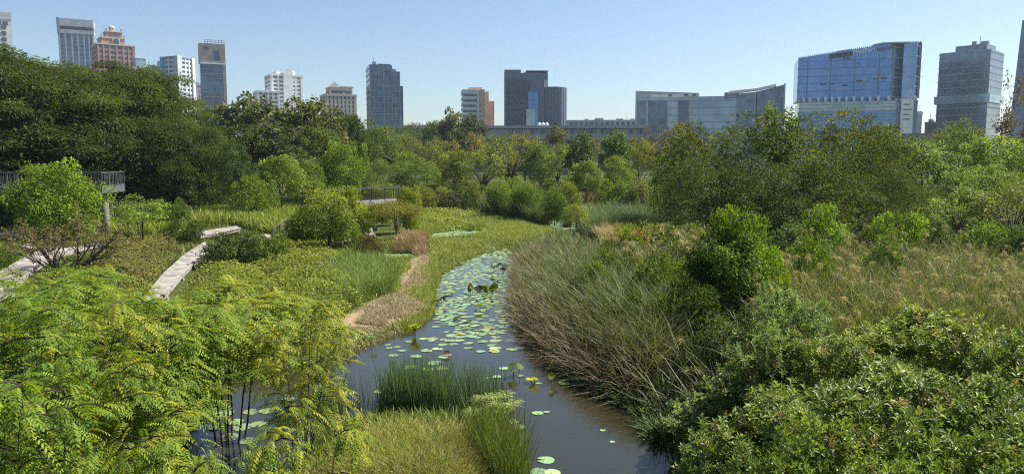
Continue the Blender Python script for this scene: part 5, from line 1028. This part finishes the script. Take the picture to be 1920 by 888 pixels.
P2 = scatter(g, [(570, 620), (600, 540), (640, 490), (700, 476), (745, 520), (725, 575), (660, 600)], 13000, mask=lambda P: strip(P) * patch(P, .9, 3))
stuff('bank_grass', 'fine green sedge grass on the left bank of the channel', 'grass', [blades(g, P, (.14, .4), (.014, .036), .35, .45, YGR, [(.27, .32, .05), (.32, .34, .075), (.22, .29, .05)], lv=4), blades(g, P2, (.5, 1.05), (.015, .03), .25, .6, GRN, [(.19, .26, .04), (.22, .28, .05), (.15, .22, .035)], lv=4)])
P = scatter(g, [(636, 664), (690, 585), (760, 540), (790, 480), (860, 445), (1010, 425), (1020, 440), (880, 470), (815, 510), (800, 580), (740, 632)], 26000, mask=lambda P: np.where(linedist(P[:, :2], straw_line) < np.where(P[:, 1] < 32, .95, .55) + .35 * np.sin(P[:, 0] * 3.1) * np.sin(P[:, 1] * 2.3), 1., .04))
stuff('straw_litter', 'dry cut straw lying along the channel bank', 'straw', [blades(g, P, (.08, .24), (.02, .045), 1.0, .15, STRW, STRW, lv=3)])
P = scatter(g, [(790, 398), (950, 405), (1015, 420), (1035, 440), (900, 450), (790, 444)], 26000)
P2 = scatter(g, [(190, 436), (230, 402), (310, 395), (420, 382), (520, 386), (560, 400), (590, 430), (520, 446), (440, 424), (330, 436), (250, 450)], 22000)
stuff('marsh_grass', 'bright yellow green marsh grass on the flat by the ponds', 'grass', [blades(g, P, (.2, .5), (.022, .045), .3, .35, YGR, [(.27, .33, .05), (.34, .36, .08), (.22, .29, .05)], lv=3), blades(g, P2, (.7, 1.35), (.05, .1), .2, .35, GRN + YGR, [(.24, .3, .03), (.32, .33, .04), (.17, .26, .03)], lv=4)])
# the tall reed bed of the right bank
RB = [(964, 478), (952, 520), (950, 575), (970, 625), (1016, 670), (1100, 724), (1150, 745), (1215, 720), (1300, 640), (1290, 580), (1220, 530), (1130, 490), (1030, 462)]
def tussock(rng, T, k, h, jit, w_, lean, droop, pal0, pal1, azs=.9):
    n = len(T); ix = np.repeat(np.arange(n), k); m = len(ix); P = T[ix] + np.concatenate([rng.normal(0, jit, (m, 2)), np.zeros((m, 1))], 1); P[:, 2] = height(P[:, :2])
    hh = h[ix] * rng.uniform(.55, 1.12, m); az = rng.uniform(0, 6.283, n)[ix] + rng.normal(0, azs, m); ton = np.exp(rng.normal(0, .16, (n, 1)))[ix]
    V, Q, c = blades(rng, P, hh, w_, lean, droop, pal0, pal1, None, var=.14)
    return V, Q, c * np.repeat(ton, 8, 0)
RT1, RT2 = [(.12, .175, .05), (.155, .21, .065), (.1, .15, .04)], [(.17, .185, .065), (.215, .205, .085), (.14, .165, .05)]
T = scatter(g, RB, 1750, land=(.6, 99)); hT = (.85 + .4 * np.clip(shore(T[:, :2]), 0, 3.0)) * g.uniform(.72, 1.15, len(T)) * np.clip(1.35 - T[:, 1] * .009, .8, 1.2); kk = g.random(len(T)) < .6
P2 = scatter(g, RB, 6500, land=(.1, 1.9)); P3 = scatter(g, RB, 3600, land=(.2, 3)); P4 = scatter(g, RB, 5000, land=(.0, 1.1))
stuff('reed_bed', 'dense tall reed bed on the right bank, green above and brown below', 'reeds', [tussock(g, T[kk], 15, hT[kk] * .88, .18, (.022, .044), .12, .6, BRN + [(.1, .1, .04)], RT1), tussock(g, T[~kk], 13, hT[~kk] * .82, .22, (.022, .044), .18, .7, BRN, RT2), blades(g, P2, (.4, 1.15), (.02, .045), .6, .5, BRN, BRN + STR, (3.4, 1.6)), blades(g, P3, (.8, 1.6), (.012, .022), .85, .3, BRN + STR, BRN + STRW, (3.0, 2.4), lv=3), blades(g, P4, (.2, .6), (.03, .06), .5, .5, GRN, [(.1, .14, .04), (.13, .17, .05)])])
P = scatter(g, [(1240, 560), (1420, 560), (1560, 640), (1560, 760), (1300, 790), (1160, 745)], 14000); P2 = scatter(g, [(1150, 735), (1100, 715), (1020, 665), (1080, 660), (1200, 740), (1260, 800), (1240, 800)], 4200, land=(-.2, .9))
stuff('dark_sedge', 'dark green sedge with shade coloured in under the vine mound and along the water line', 'grass', [blades(g, P[::2], (.3, 1.1), (.03, .06), .3, .6, [(.035, .045, .016), (.06, .07, .025)], [(.05, .075, .02), (.08, .1, .03), (.1, .1, .045)]), blades(g, P[:700], (1.2, 2.0), (.02, .04), .25, .6, [(.05, .07, .02)], [(.14, .19, .05), (.2, .21, .09)]), blades(g, P2, (.25, .7), (.03, .07), .5, .5, GRN, [(.09, .14, .04), (.12, .16, .05)])])  # dark blade colours also carry the shade that the vine mound casts here
# plumed grass field at the right
def plumes(rng, P, h, n_h, L_, pal, stem=True, spread=1.0):
    n = len(P); h = rng.uniform(*h, n); a = rng.uniform(0, 6.28, n); top = P + np.stack([np.cos(a) * h * .18, np.sin(a) * h * .18, h], 1); ix = np.repeat(np.arange(n), n_h); m = len(ix)
    d = nrm(runit(rng, m) * spread + [0, 0, .35]); Ls = rng.uniform(.5, 1.1, m) * L_ * rng.uniform(.7, 1.25, n)[ix]; c_ = pick(rng, pal, n, .16)[ix] * np.exp(rng.normal(0, .1, (m, 1)))
    return leaves(rng, top[ix], d, runit(rng, m), Ls, np.full(m, .016), c_, .45)
PF = [(1400, 580), (1470, 530), (1500, 500), (1700, 488), (1950, 480), (2150, 485), (2150, 740), (1900, 720), (1700, 690), (1560, 720), (1440, 690)]
P = scatter(g, PF, 26000, mask=lambda P: patch(P, .9, 2, .35)); PP = scatter(g, PF, 460, mask=lambda P: patch(P, .7, 4, .2))
PLM = [(.33, .29, .115), (.4, .35, .15), (.27, .25, .09), (.33, .25, .12)]
stuff('plumed_grass', 'field of tall grass with fluffy golden plumes at the right', 'grass', [blades(g, P, (1.1, 2.1), (.02, .045), .25, .45, GRN + OLV, GRN + YGR + [(.2, .2, .07), (.25, .23, .09)]), plumes(g, PP, (1.3, 2.25), 54, .23, PLM)])
P = scatter(g, [(1080, 560), (1150, 520), (1300, 540), (1330, 600), (1200, 620)], 60)
stuff('reed_plume', 'soft golden plumes topping the reed bed', 'plumes', [plumes(g, P, (2.3, 2.75), 40, .26, PLM)])
# single papyrus stalks against the dark
pm_, pc_ = MB(), None; pm_.tube([(0, 0, -.3), (.05, 0, .6), (.12, 0, 1.3), (.16, 0, 1.9)], [.02, .018, .014, .01], 5); pst = pm_.mesh('stem', True); pst.materials.append(M['bark'])
gg = RNG(301); V, Q, c_ = plumes(gg, np.array([[.05, 0, 0.]]), (1.9, 1.9001), 90, .34, PLM, spread=.9); pum = mesh_np('plume', V, [Q], c_); pum.materials.append(M['blade'])
for i, (px, py, D) in enumerate([(1292, 545, 23.5), (1308, 560, 23), (1290, 572, 22), (1322, 562, 23.5), (1356, 508, 26), (1176, 598, 22.5), (1218, 605, 22), (1246, 590, 22), (1400, 560, 21), (1346, 625, 20), (1372, 650, 19), (1295, 640, 20), (1320, 690, 18.5), (1400, 500, 27), (1370, 700, 18), (1262, 560, 24), (1440, 520, 26), (1480, 560, 23), (1570, 598, 20), (1330, 480, 28)]):
    p = A(px, py, D); z0 = gz(p[0], p[1]); o = tag(empty('papyrus_stalk', (p[0], p[1], z0), gg.uniform(0, 6.28)), 'single golden tuft on a thin stalk against the dark sedge below the vine mound', 'papyrus', 'papyrus tufts by the vine mound'); o.scale = (1, 1, max(p[2] - z0, .5) / 1.95)
    link('stem', pst, None, o); link('plume', pum, None, o)
# blue green reeds, golden clump and tall far reeds
P = scatter(g, [(1085, 440), (1100, 415), (1180, 400), (1290, 395), (1300, 425), (1200, 445), (1100, 455)], 12000); P2 = scatter(g, [(900, 402), (960, 398), (1060, 412), (1072, 420), (1000, 420), (930, 408)], 7000, land=(-.9, 4)); P3 = scatter(g, [(1085, 374), (1130, 372), (1136, 380), (1090, 382)], 2200); P4 = scatter(g, [(1120, 455), (1150, 448), (1190, 452), (1150, 470)], 1500); P5 = scatter(g, [(735, 470), (760, 450), (800, 452), (800, 476), (750, 478)], 2600)
stuff('far_reeds', 'blue green reeds standing round the far pond', 'reeds', [blades(g, P, (1.3, 2.1), (.03, .06), .15, .4, BLU, [(.15, .2, .085), (.185, .225, .1), (.12, .17, .065)]), blades(g, P2, (1.2, 2.4), (.03, .07), .12, .3, GRN + BRN, [(.12, .16, .04), (.09, .13, .04)])])
stuff('golden_grass', 'dry golden grass clumps beyond the pond, by the orange shrub and before the footbridge', 'grass', [blades(g, P3, (.8, 1.7), (.04, .07), .2, .4, STR, [(.5, .33, .1), (.55, .4, .14)]), blades(g, P4, (1.0, 1.6), (.02, .04), .25, .5, STR, [(.42, .33, .15)]), blades(g, P5, (.5, .95), (.02, .04), .25, .5, BRN, [(.4, .28, .16), (.34, .26, .12)])])
# cattails in the middle water and the dry grass islet
CT = [(548, 806), (590, 770), (660, 752), (740, 745), (850, 742), (945, 762), (985, 808), (930, 796), (830, 786), (700, 790), (605, 803)]
P = scatter(g, CT, 1900, 0, None, mask=lambda P: np.clip(.42 + .6 * np.sin(P[:, 0] * 2.1 + .6) * np.sin(P[:, 1] * 1.3 + P[:, 0]), .1, 1)); P[:, 2] = -.1
P2 = scatter(g, [(720, 790), (735, 760), (800, 755), (840, 762), (835, 788)], 650, 0, None); P2[:, 2] = -.1
P3 = scatter(g, [(880, 830), (930, 810), (972, 815), (986, 850), (990, 900), (930, 900), (890, 860)], 1800, land=(-.3, 9))
stuff('cattail_reeds', 'slender blue green cattails standing in the water before the islet', 'reeds', [blades(g, P, (.5, 1.5), (.010, .024), .09, .15, [(.05, .085, .03), (.07, .11, .04)], [(.11, .18, .08), (.14, .21, .095)]), blades(g, P2, (1.2, 1.75), (.010, .022), .05, .1, [(.05, .085, .03), (.07, .11, .035)], [(.11, .18, .065), (.14, .21, .08)]), blades(g, P3, (.6, 1.35), (.008, .017), .08, .25, GRN, GRN + YGR)])
IS = [(540, 850), (600, 838), (700, 830), (830, 828), (930, 835), (966, 840), (978, 870), (980, 930), (540, 930)]
P = scatter(g, IS, 26000, land=(.0, 9)); hump = np.clip(1 - ((P[:, 0] + 1.9) / 2.1) ** 2, .15, 1)
P[:, 2] += .12 * hump
hi_ = .16 + .3 * hump * g.uniform(.5, 1.1, len(P)); dryp = np.sin(P[:, 0] * 2.4 + 1.2 * np.sin(P[:, 1] * 1.9)) * np.sin(P[:, 1] * 2.1) + g.normal(0, .45, len(P)); ka, kb = dryp > .35, dryp <= .35; kg = (g.random(len(P)) < .13)
stuff('dry_grass', 'mound of yellowing dry grass on the islet at the bottom', 'grass', [blades(g, P[ka], hi_[ka], (.008, .018), .5, .5, BRN + STR, [(.46, .35, .17), (.52, .4, .2), (.4, .3, .14)]), blades(g, P[kb], hi_[kb] * 1.1, (.008, .018), .35, .6, YGR + STR, [(.46, .42, .09), (.38, .39, .06), (.52, .45, .13)]), blades(g, P[kg], hi_[kg] * 1.7, (.006, .013), .2, .5, GRN, [(.22, .27, .05), (.17, .23, .04)])])
# creeping ground cover, lumpy
def creeper(rng, pl, k, r_, zr, n, L_, pal, z=.35):
    P = scatter(rng, pl, k, z, bwm=1.1); return foliage(rng, P + np.array([0, 0, 1]) * (rng.uniform(*zr, len(P)))[:, None] * .35, np.stack([rng.uniform(*r_, len(P)), rng.uniform(*r_, len(P)), rng.uniform(*zr, len(P))], 1), n, L_, .75, pal, .55, .35, .1, .6, .95)
VG = [(.16, .21, .03), (.22, .26, .04), (.12, .17, .025), (.27, .28, .05)]
stuff('creeping_vine', 'yellow green creeping vine heaped over the ground left of the channel', 'ground cover', [creeper(g, [(380, 580), (420, 510), (520, 480), (600, 500), (640, 540), (620, 610), (560, 660), (440, 640)], 110, (.6, 1.3), (.4, .8), 420, .11, VG), creeper(g, [(220, 470), (300, 455), (360, 440), (280, 520), (230, 560), (150, 560)], 75, (.5, 1.1), (.2, .6), 260, .12, [(.14, .16, .035), (.22, .19, .06), (.08, .11, .022), (.26, .2, .08)]), creeper(g, [(0, 575), (60, 540), (130, 505), (250, 500), (200, 575)], 36, (.4, .8), (.2, .5), 260, .17, [(.06, .1, .02), (.09, .13, .03), (.05, .08, .02)]), creeper(g, [(500, 470), (560, 440), (610, 460), (640, 500), (560, 500)], 40, (.6, 1.1), (.3, .6), 320, .13, VG + [(.22, .2, .06)]), creeper(g, [(0, 590), (0, 540), (120, 520), (300, 560), (400, 600), (400, 680), (0, 680)], 70, (.6, 1.2), (.4, .8), 260, .1, VG), creeper(g, [(780, 400), (850, 396), (900, 410), (860, 425), (790, 425)], 26, (.8, 1.5), (.3, .6), 200, .16, YGR)], 'leaf_soft')
stuff('scrub', 'tangled olive scrub filling the ground below the right thicket', 'ground cover', [creeper(g, [(1180, 470), (1250, 440), (1420, 430), (1480, 470), (1330, 520), (1200, 520)], 80, (.8, 1.5), (.7, 1.3), 260, .13, OLV + GRN), creeper(g, [(1480, 460), (1900, 430), (1980, 440), (1980, 462), (1500, 490)], 70, (.8, 1.6), (.6, 1.1), 240, .15, GRN + OLV), creeper(g, [(1130, 380), (1280, 372), (1290, 398), (1130, 396)], 50, (1, 1.8), (.5, 1.0), 170, .2, GRN + YGR), creeper(g, [(560, 352), (760, 345), (760, 365), (560, 375)], 40, (1.2, 2.0), (.5, 1.0), 150, .22, GRN + YGR), creeper(g, [(880, 345), (1250, 340), (1250, 352), (880, 356)], 40, (1.5, 2.6), (.5, 1.1), 130, .28, YGR + GRN)])

# ------------------------------------------------------------------ lily pads
pad_meshes = []
def padmesh(seed):
    g = RNG(seed); n = 26; notch = .22; a = np.linspace(notch, 6.283 - notch, n); r = 1 + .03 * np.sin(a * 3 + seed) + g.normal(0, .012, n); V = [(0.06, 0, .004)]
    V += [(.55 * r[i] * math.cos(a[i]), .55 * r[i] * math.sin(a[i]), .006 + .006 * math.sin(5 * a[i] + seed)) for i in range(n)]; V += [(r[i] * math.cos(a[i]), r[i] * math.sin(a[i]), .008 + .05 * max(0, math.sin(2 * a[i] + seed)) ** 3) for i in range(n)]
    tri = np.array([(0, 1 + i, 2 + i) for i in range(n - 1)]); q = np.array([(1 + i, 1 + n + i, 2 + n + i, 2 + i) for i in range(n - 1)])
    return np.array(V), tri, q
PADC = [(.22, .34, .155), (.25, .37, .18), (.19, .31, .12), (.27, .37, .21), (.2, .28, .1)]
pad_np = [padmesh(s) for s in range(5)]
def padme(i, col):
    V, tri, q = pad_np[i]; me = mesh_np('lily_pad', V, [tri, q], np.repeat([col], len(V), 0), True); me.materials.append(M['pad']); return me
gp = RNG(400); pad_var = [padme(i % 5, pick(gp, PADC, 1, .1)[0]) for i in range(10)]
CHN = [(950, 466), (905, 476), (858, 497), (832, 517), (818, 550), (822, 585), (800, 640), (870, 662), (950, 660), (972, 616), (956, 575), (958, 520), (966, 482)]
def dens(py): return np.interp(py, [460, 520, 580, 600, 625, 650, 665], [.32, .34, .28, .12, .04, .012, .006])
cand = []
px = gp.uniform(800, 980, 40000); py = 466 + (668 - 466) * gp.random(40000) ** 1.35; k = inpoly(px, py, CHN) & (gp.random(40000) < dens(py)); Pd = Gv(px[k], py[k], 0); hole = np.sin(Pd[:, 0] * 1.9 + 1) * np.sin(Pd[:, 1] * .8 + Pd[:, 0] * .7); Pd = Pd[(hole < .22) | (gp.random(len(Pd)) < .1)]
pads = []; rads = []
grid = {}
def try_pad(p, r, ov=.86):
    c = (int(p[0] // .7), int(p[1] // .7))
    for i in (-1, 0, 1):
        for j in (-1, 0, 1):
            for q, rq in grid.get((c[0] + i, c[1] + j), ()):
                if (p[0] - q[0]) ** 2 + (p[1] - q[1]) ** 2 < ((r + rq) * ov) ** 2: return False
    grid.setdefault(c, []).append((p, r)); pads.append(p); rads.append(r); return True
manual = [(1024, 862, .19), (1010, 884, .19), (1036, 886, .17), (985, 868, .12), (1008, 774, .15), (1025, 772, .09), (1130, 806, .07), (1148, 828, .06), (1058, 718, .17), (1010, 718, .09), (1045, 700, .1), (975, 704, .13), (945, 690, .16), (932, 706, .15), (918, 708, .1), (712, 734, .17), (655, 736, .18), (632, 720, .12), (604, 732, .14), (600, 722, .1), (598, 744, .13), (620, 752, .12), (770, 688, .2), (815, 680, .24), (828, 690, .22), (800, 692, .2), (780, 668, .2), (738, 666, .17), (753, 657, .16), (800, 657, .2), (820, 654, .19), (830, 646, .18), (850, 645, .17), (862, 638, .18), (795, 635, .17), (766, 640, .14), (745, 650, .13), (730, 652, .12), (727, 646, .11), (960, 655, .2), (975, 652, .2), (905, 640, .2), (930, 632, .19), (890, 624, .2), (858, 622, .18), (818, 612, .18), (832, 607, .13), (838, 622, .12), (870, 610, .19), (910, 618, .2), (395, 770, .22), (420, 775, .25), (440, 790, .22), (470, 772, .2), (455, 800, .25), (405, 800, .24), (430, 820, .24), (485, 795, .22), (500, 770, .2), (395, 830, .22), (465, 826, .2), (540, 748, .18), (960, 790, .16), (972, 800, .17), (968, 832, .14), (970, 852, .12)]
for x, y, r in manual:
    p = G(x, y, 0); grid.setdefault((int(p[0] // .7), int(p[1] // .7)), []).append((p, r)); pads.append(p); rads.append(r)
nman = len(pads)
for p in Pd:
    try_pad(p, gp.uniform(.08, .2) if p[1] > 32 else gp.uniform(.12, .24))
shown = np.array(rads) / np.array([p[1] for p in pads]); order = np.argsort(-shown); near = set(order[:290].tolist()); sx, sq = [], []
smallV, smallT, smallQ, smallC = [], [], [], []; nv = 0
for i, (p, r) in enumerate(zip(pads, rads)):
    a = gp.uniform(0, 6.28)
    if i in near:
        o = link('lily_pad', pad_var[gp.integers(0, 10)]); o.location = (p[0], p[1], .006 + .004 * gp.random()); o.rotation_euler = (gp.normal(0, .02), gp.normal(0, .02), a); o.scale = (r, r, r); t_ = gp.uniform(.7, 1.1); o.color = (t_ * gp.uniform(.9, 1.15), t_, t_ * gp.uniform(.75, 1.1), 1); o.color = (o.color[0] * 1.15, o.color[1] * .85, o.color[2] * .6, 1) if gp.random() < .07 else o.color
        tag(o, 'pale green round lily pad floating flat on the channel water', 'lily pad', 'lily pads floating on the channel')
    else:
        V, tri, q = pad_np[i % 5]; ca, sa = math.cos(a), math.sin(a); W_ = V * r; W_ = np.stack([W_[:, 0] * ca - W_[:, 1] * sa + p[0], W_[:, 0] * sa + W_[:, 1] * ca + p[1], W_[:, 2] + .006 + .004 * gp.random()], 1)
        smallV.append(W_); smallT.append(tri + nv); smallQ.append(q + nv); smallC.append(np.repeat(pick(gp, PADC, 1, .12), len(W_), 0)); nv += len(W_)
for pl, n_ in (([(764, 373), (830, 377), (905, 384), (1000, 402), (1072, 414), (1082, 436), (1032, 436), (985, 415), (880, 397), (800, 388)], 1500), ([(803, 441), (860, 432), (900, 434), (906, 442), (856, 452), (812, 452)], 260), ([(700, 478), (772, 476), (792, 486), (735, 493)], 260)):
    P = scatter(gp, pl, n_, 0, None)
    for p in P:
        if gp.random() < .9:
            r = gp.uniform(.2, .38); V, tri, q = pad_np[gp.integers(0, 5)]; W_ = V * r; W_[:, :2] += p[:2]; W_[:, 2] += .006 + .03 * gp.random(); smallV.append(W_); smallT.append(tri + nv); smallQ.append(q + nv); smallC.append(np.repeat(pick(gp, PADC, 1, .12), len(W_), 0)); nv += len(W_)
tag(link('lily_carpet', mesh_np('lily_carpet', np.concatenate(smallV), [np.concatenate(smallT), np.concatenate(smallQ)], np.concatenate(smallC), True), M['pad']), 'carpet of small distant lily leaves covering the far water', 'lily leaves', None, 'stuff')
# raised lotus leaves
def lotus(px, py, n_, hgt, rad_, pal, lab, D=None):
    g = RNG(int(px * 7 + py)); p = G(px, py, 0); o = tag(empty('lotus_plant', (p[0], p[1], 0)), lab, 'lotus', 'raised lotus leaves on the channel')
    for k in range(n_):
        x, y = g.normal(0, .16, 2); z = hgt * g.uniform(.55, 1.1); MB().tube([(x * .5, y * .5, -.3), (x * .8, y * .8, z * .5), (x, y, z)], .012, 5).build('stem', M['leafstem'], o)
        nn = 18; a = np.linspace(0, 6.283, nn, False); V = [(0, 0, -.03)] + [(.6 * math.cos(t_), .6 * math.sin(t_), .05) for t_ in a] + [(math.cos(t_) * (1 + .05 * math.sin(4 * t_)), math.sin(t_), .12 + .12 * math.sin(2 * t_ + k)) for t_ in a]
        tri = np.array([(0, 1 + i, 1 + (i + 1) % nn) for i in range(nn)]); q = np.array([(1 + i, 1 + nn + i, 1 + nn + (i + 1) % nn, 1 + (i + 1) % nn) for i in range(nn)])
        lf = link('leaf', mesh_np('leaf', np.array(V) * rad_ * g.uniform(.75, 1.15), [tri, q], np.repeat(pick(g, pal, 1), 1 + 2 * nn, 0), True), M['leaf'], o); lf.location = (x, y, z); lf.rotation_euler = (g.normal(0, .55), g.normal(0, .55), g.uniform(0, 6.28))
M['leafstem'] = noisemat('green_stem', (.06, .09, .02), (.1, .13, .03), 4, .6)
LG = [(.13, .2, .025), (.18, .24, .03)]; LD = [(.05, .075, .035), (.07, .06, .03)]
for px, py, n_, h_, r_, pal, lab in [(968, 708, 3, .34, .15, LG, 'upright bright lotus leaves near the right bank before the reed bed'), (1040, 714, 2, .25, .14, LG, 'bright lotus leaves at the foot of the reed bed'), (885, 552, 3, .35, .2, LD + LG, 'small raised lotus leaves amid the pad carpet'), (914, 548, 4, .3, .2, LG, 'olive raised leaves right of centre in the pad carpet'), (926, 546, 2, .3, .2, LD, 'dark raised leaf at the right of the pad carpet'), (930, 511, 3, .45, .22, LD, 'left dark raised lotus pair at the far end of the channel'), (941, 512, 3, .45, .22, LD, 'right dark raised lotus pair at the far end of the channel'), (829, 570, 3, .3, .2, LD, 'dark raised leaves along the left edge of the channel'), (840, 556, 3, .25, .18, LG, 'yellow green raised leaves at the left edge of the channel'), (774, 628, 3, .4, .2, LG, 'bright taro like leaves at the tip of the straw bank'), (905, 578, 2, .25, .2, LD + LG, 'brownish curled leaves at the near edge of the pad carpet'), (863, 604, 2, .15, .18, LD, 'small brown curled leaf among the nearer pads'), (1150, 735, 5, .25, .2, [(.16, .24, .12), (.2, .28, .16)], 'pale drooping lotus leaves at the waters edge under the sedge'), (1212, 772, 3, .2, .16, LG, 'small bright leaves on the waterline by the leftmost glossy shrub'), (690, 648, 2, .3, .15, LG, 'small lotus leaves by the straw bank'), (1008, 722, 2, .12, .13, [(.4, .36, .04), (.35, .33, .05)], 'yellow fading lotus leaf near the right bank'), (1200, 758, 3, .3, .16, LD, 'dark leaves at the waterline below the sedge')]: lotus(px, py, n_, h_, r_, pal, lab)
# upturned pink pad
p = G(838, 668, 0); o = tag(empty('lily_pad', (p[0], p[1], .01), .4), 'lily pad curled up showing its pink underside', 'lily pad')
th = np.linspace(0, math.pi, 12); V = np.array([(x * .17, y * .17 * math.cos(t2), .02 + y * .17 * math.sin(t2)) for y, t2 in ((0, 0), (.5, .7), (1, 1.25)) for x in np.cos(th) * math.sqrt(max(.05, 1 - (y * .9) ** 2))])
Q = np.array([(r_ * 12 + i, r_ * 12 + i + 1, (r_ + 1) * 12 + i + 1, (r_ + 1) * 12 + i) for r_ in range(2) for i in range(11)]); link('curled_leaf', mesh_np('curled_leaf', V, [Q], np.repeat([(.3, .17, .14)], len(V), 0), True), M['pad'], o)
f_ = link('flat_leaf', pad_var[0], None, o); f_.scale = (.17, .17, .17); f_.location = (-.14, -.03, 0)
# umbrella sedge on the islet
def umb_sedge():
    g = RNG(500); m = MB(); parts = []
    for k in range(26):
        a = g.uniform(0, 6.28); r_ = .5 * math.sqrt(g.random()); h_ = g.uniform(1.0, 1.5); tp = np.array([math.cos(a) * r_ * 1.5, math.sin(a) * r_ * 1.2, h_]); m.tube([(math.cos(a) * r_ * .6, math.sin(a) * r_ * .6, -.2), tp * [.8, .8, .55], tp], [.011, .009, .007], 4)
        n = 16; az = np.arange(n) * 6.283 / n + g.uniform(0, 1); d = nrm(np.stack([np.cos(az), np.sin(az), g.uniform(.0, .5, n)], 1)); Ls = g.uniform(.28, .46, n); P = np.repeat(tp[None], n, 0)
        parts.append(leaves(g, P, d, nrm(np.cross(d, [0, 0, 1.])[:, [1, 0, 2]] * .2 + [0, 0, 1]), Ls, np.full(n, .05), pick(g, [(.25, .3, .08), (.33, .36, .14), (.2, .26, .06)], n), .3))
    return m, merge(parts)
proto('umbsedge', *umb_sedge(), 'leafstem')
plant('umbsedge', 'umbrella_sedge', 'clump of pale umbrella sedge on the right end of the grassy islet', 'sedge', 925, 17.0, 740, 130, crownname='leaves', trunkname='stem')

# ------------------------------------------------------------------ air: thin haze over the city
hm = bpy.data.materials.new('haze'); hm.use_nodes = True; t = hm.node_tree; t.nodes.clear(); o_ = t.nodes.new('ShaderNodeOutputMaterial'); pv_ = t.nodes.new('ShaderNodeVolumePrincipled')
pv_.inputs['Color'].default_value = (.72, .84, 1, 1); pv_.inputs['Density'].default_value = HAZE; pv_.inputs['Anisotropy'].default_value = .2; t.links.new(pv_.outputs[0], o_.inputs['Volume'])
tag(MB().box(-1500, 1500, -60, 1100, -4, 175).build('haze', hm), 'thin pale blue haze', 'haze', None, 'stuff')
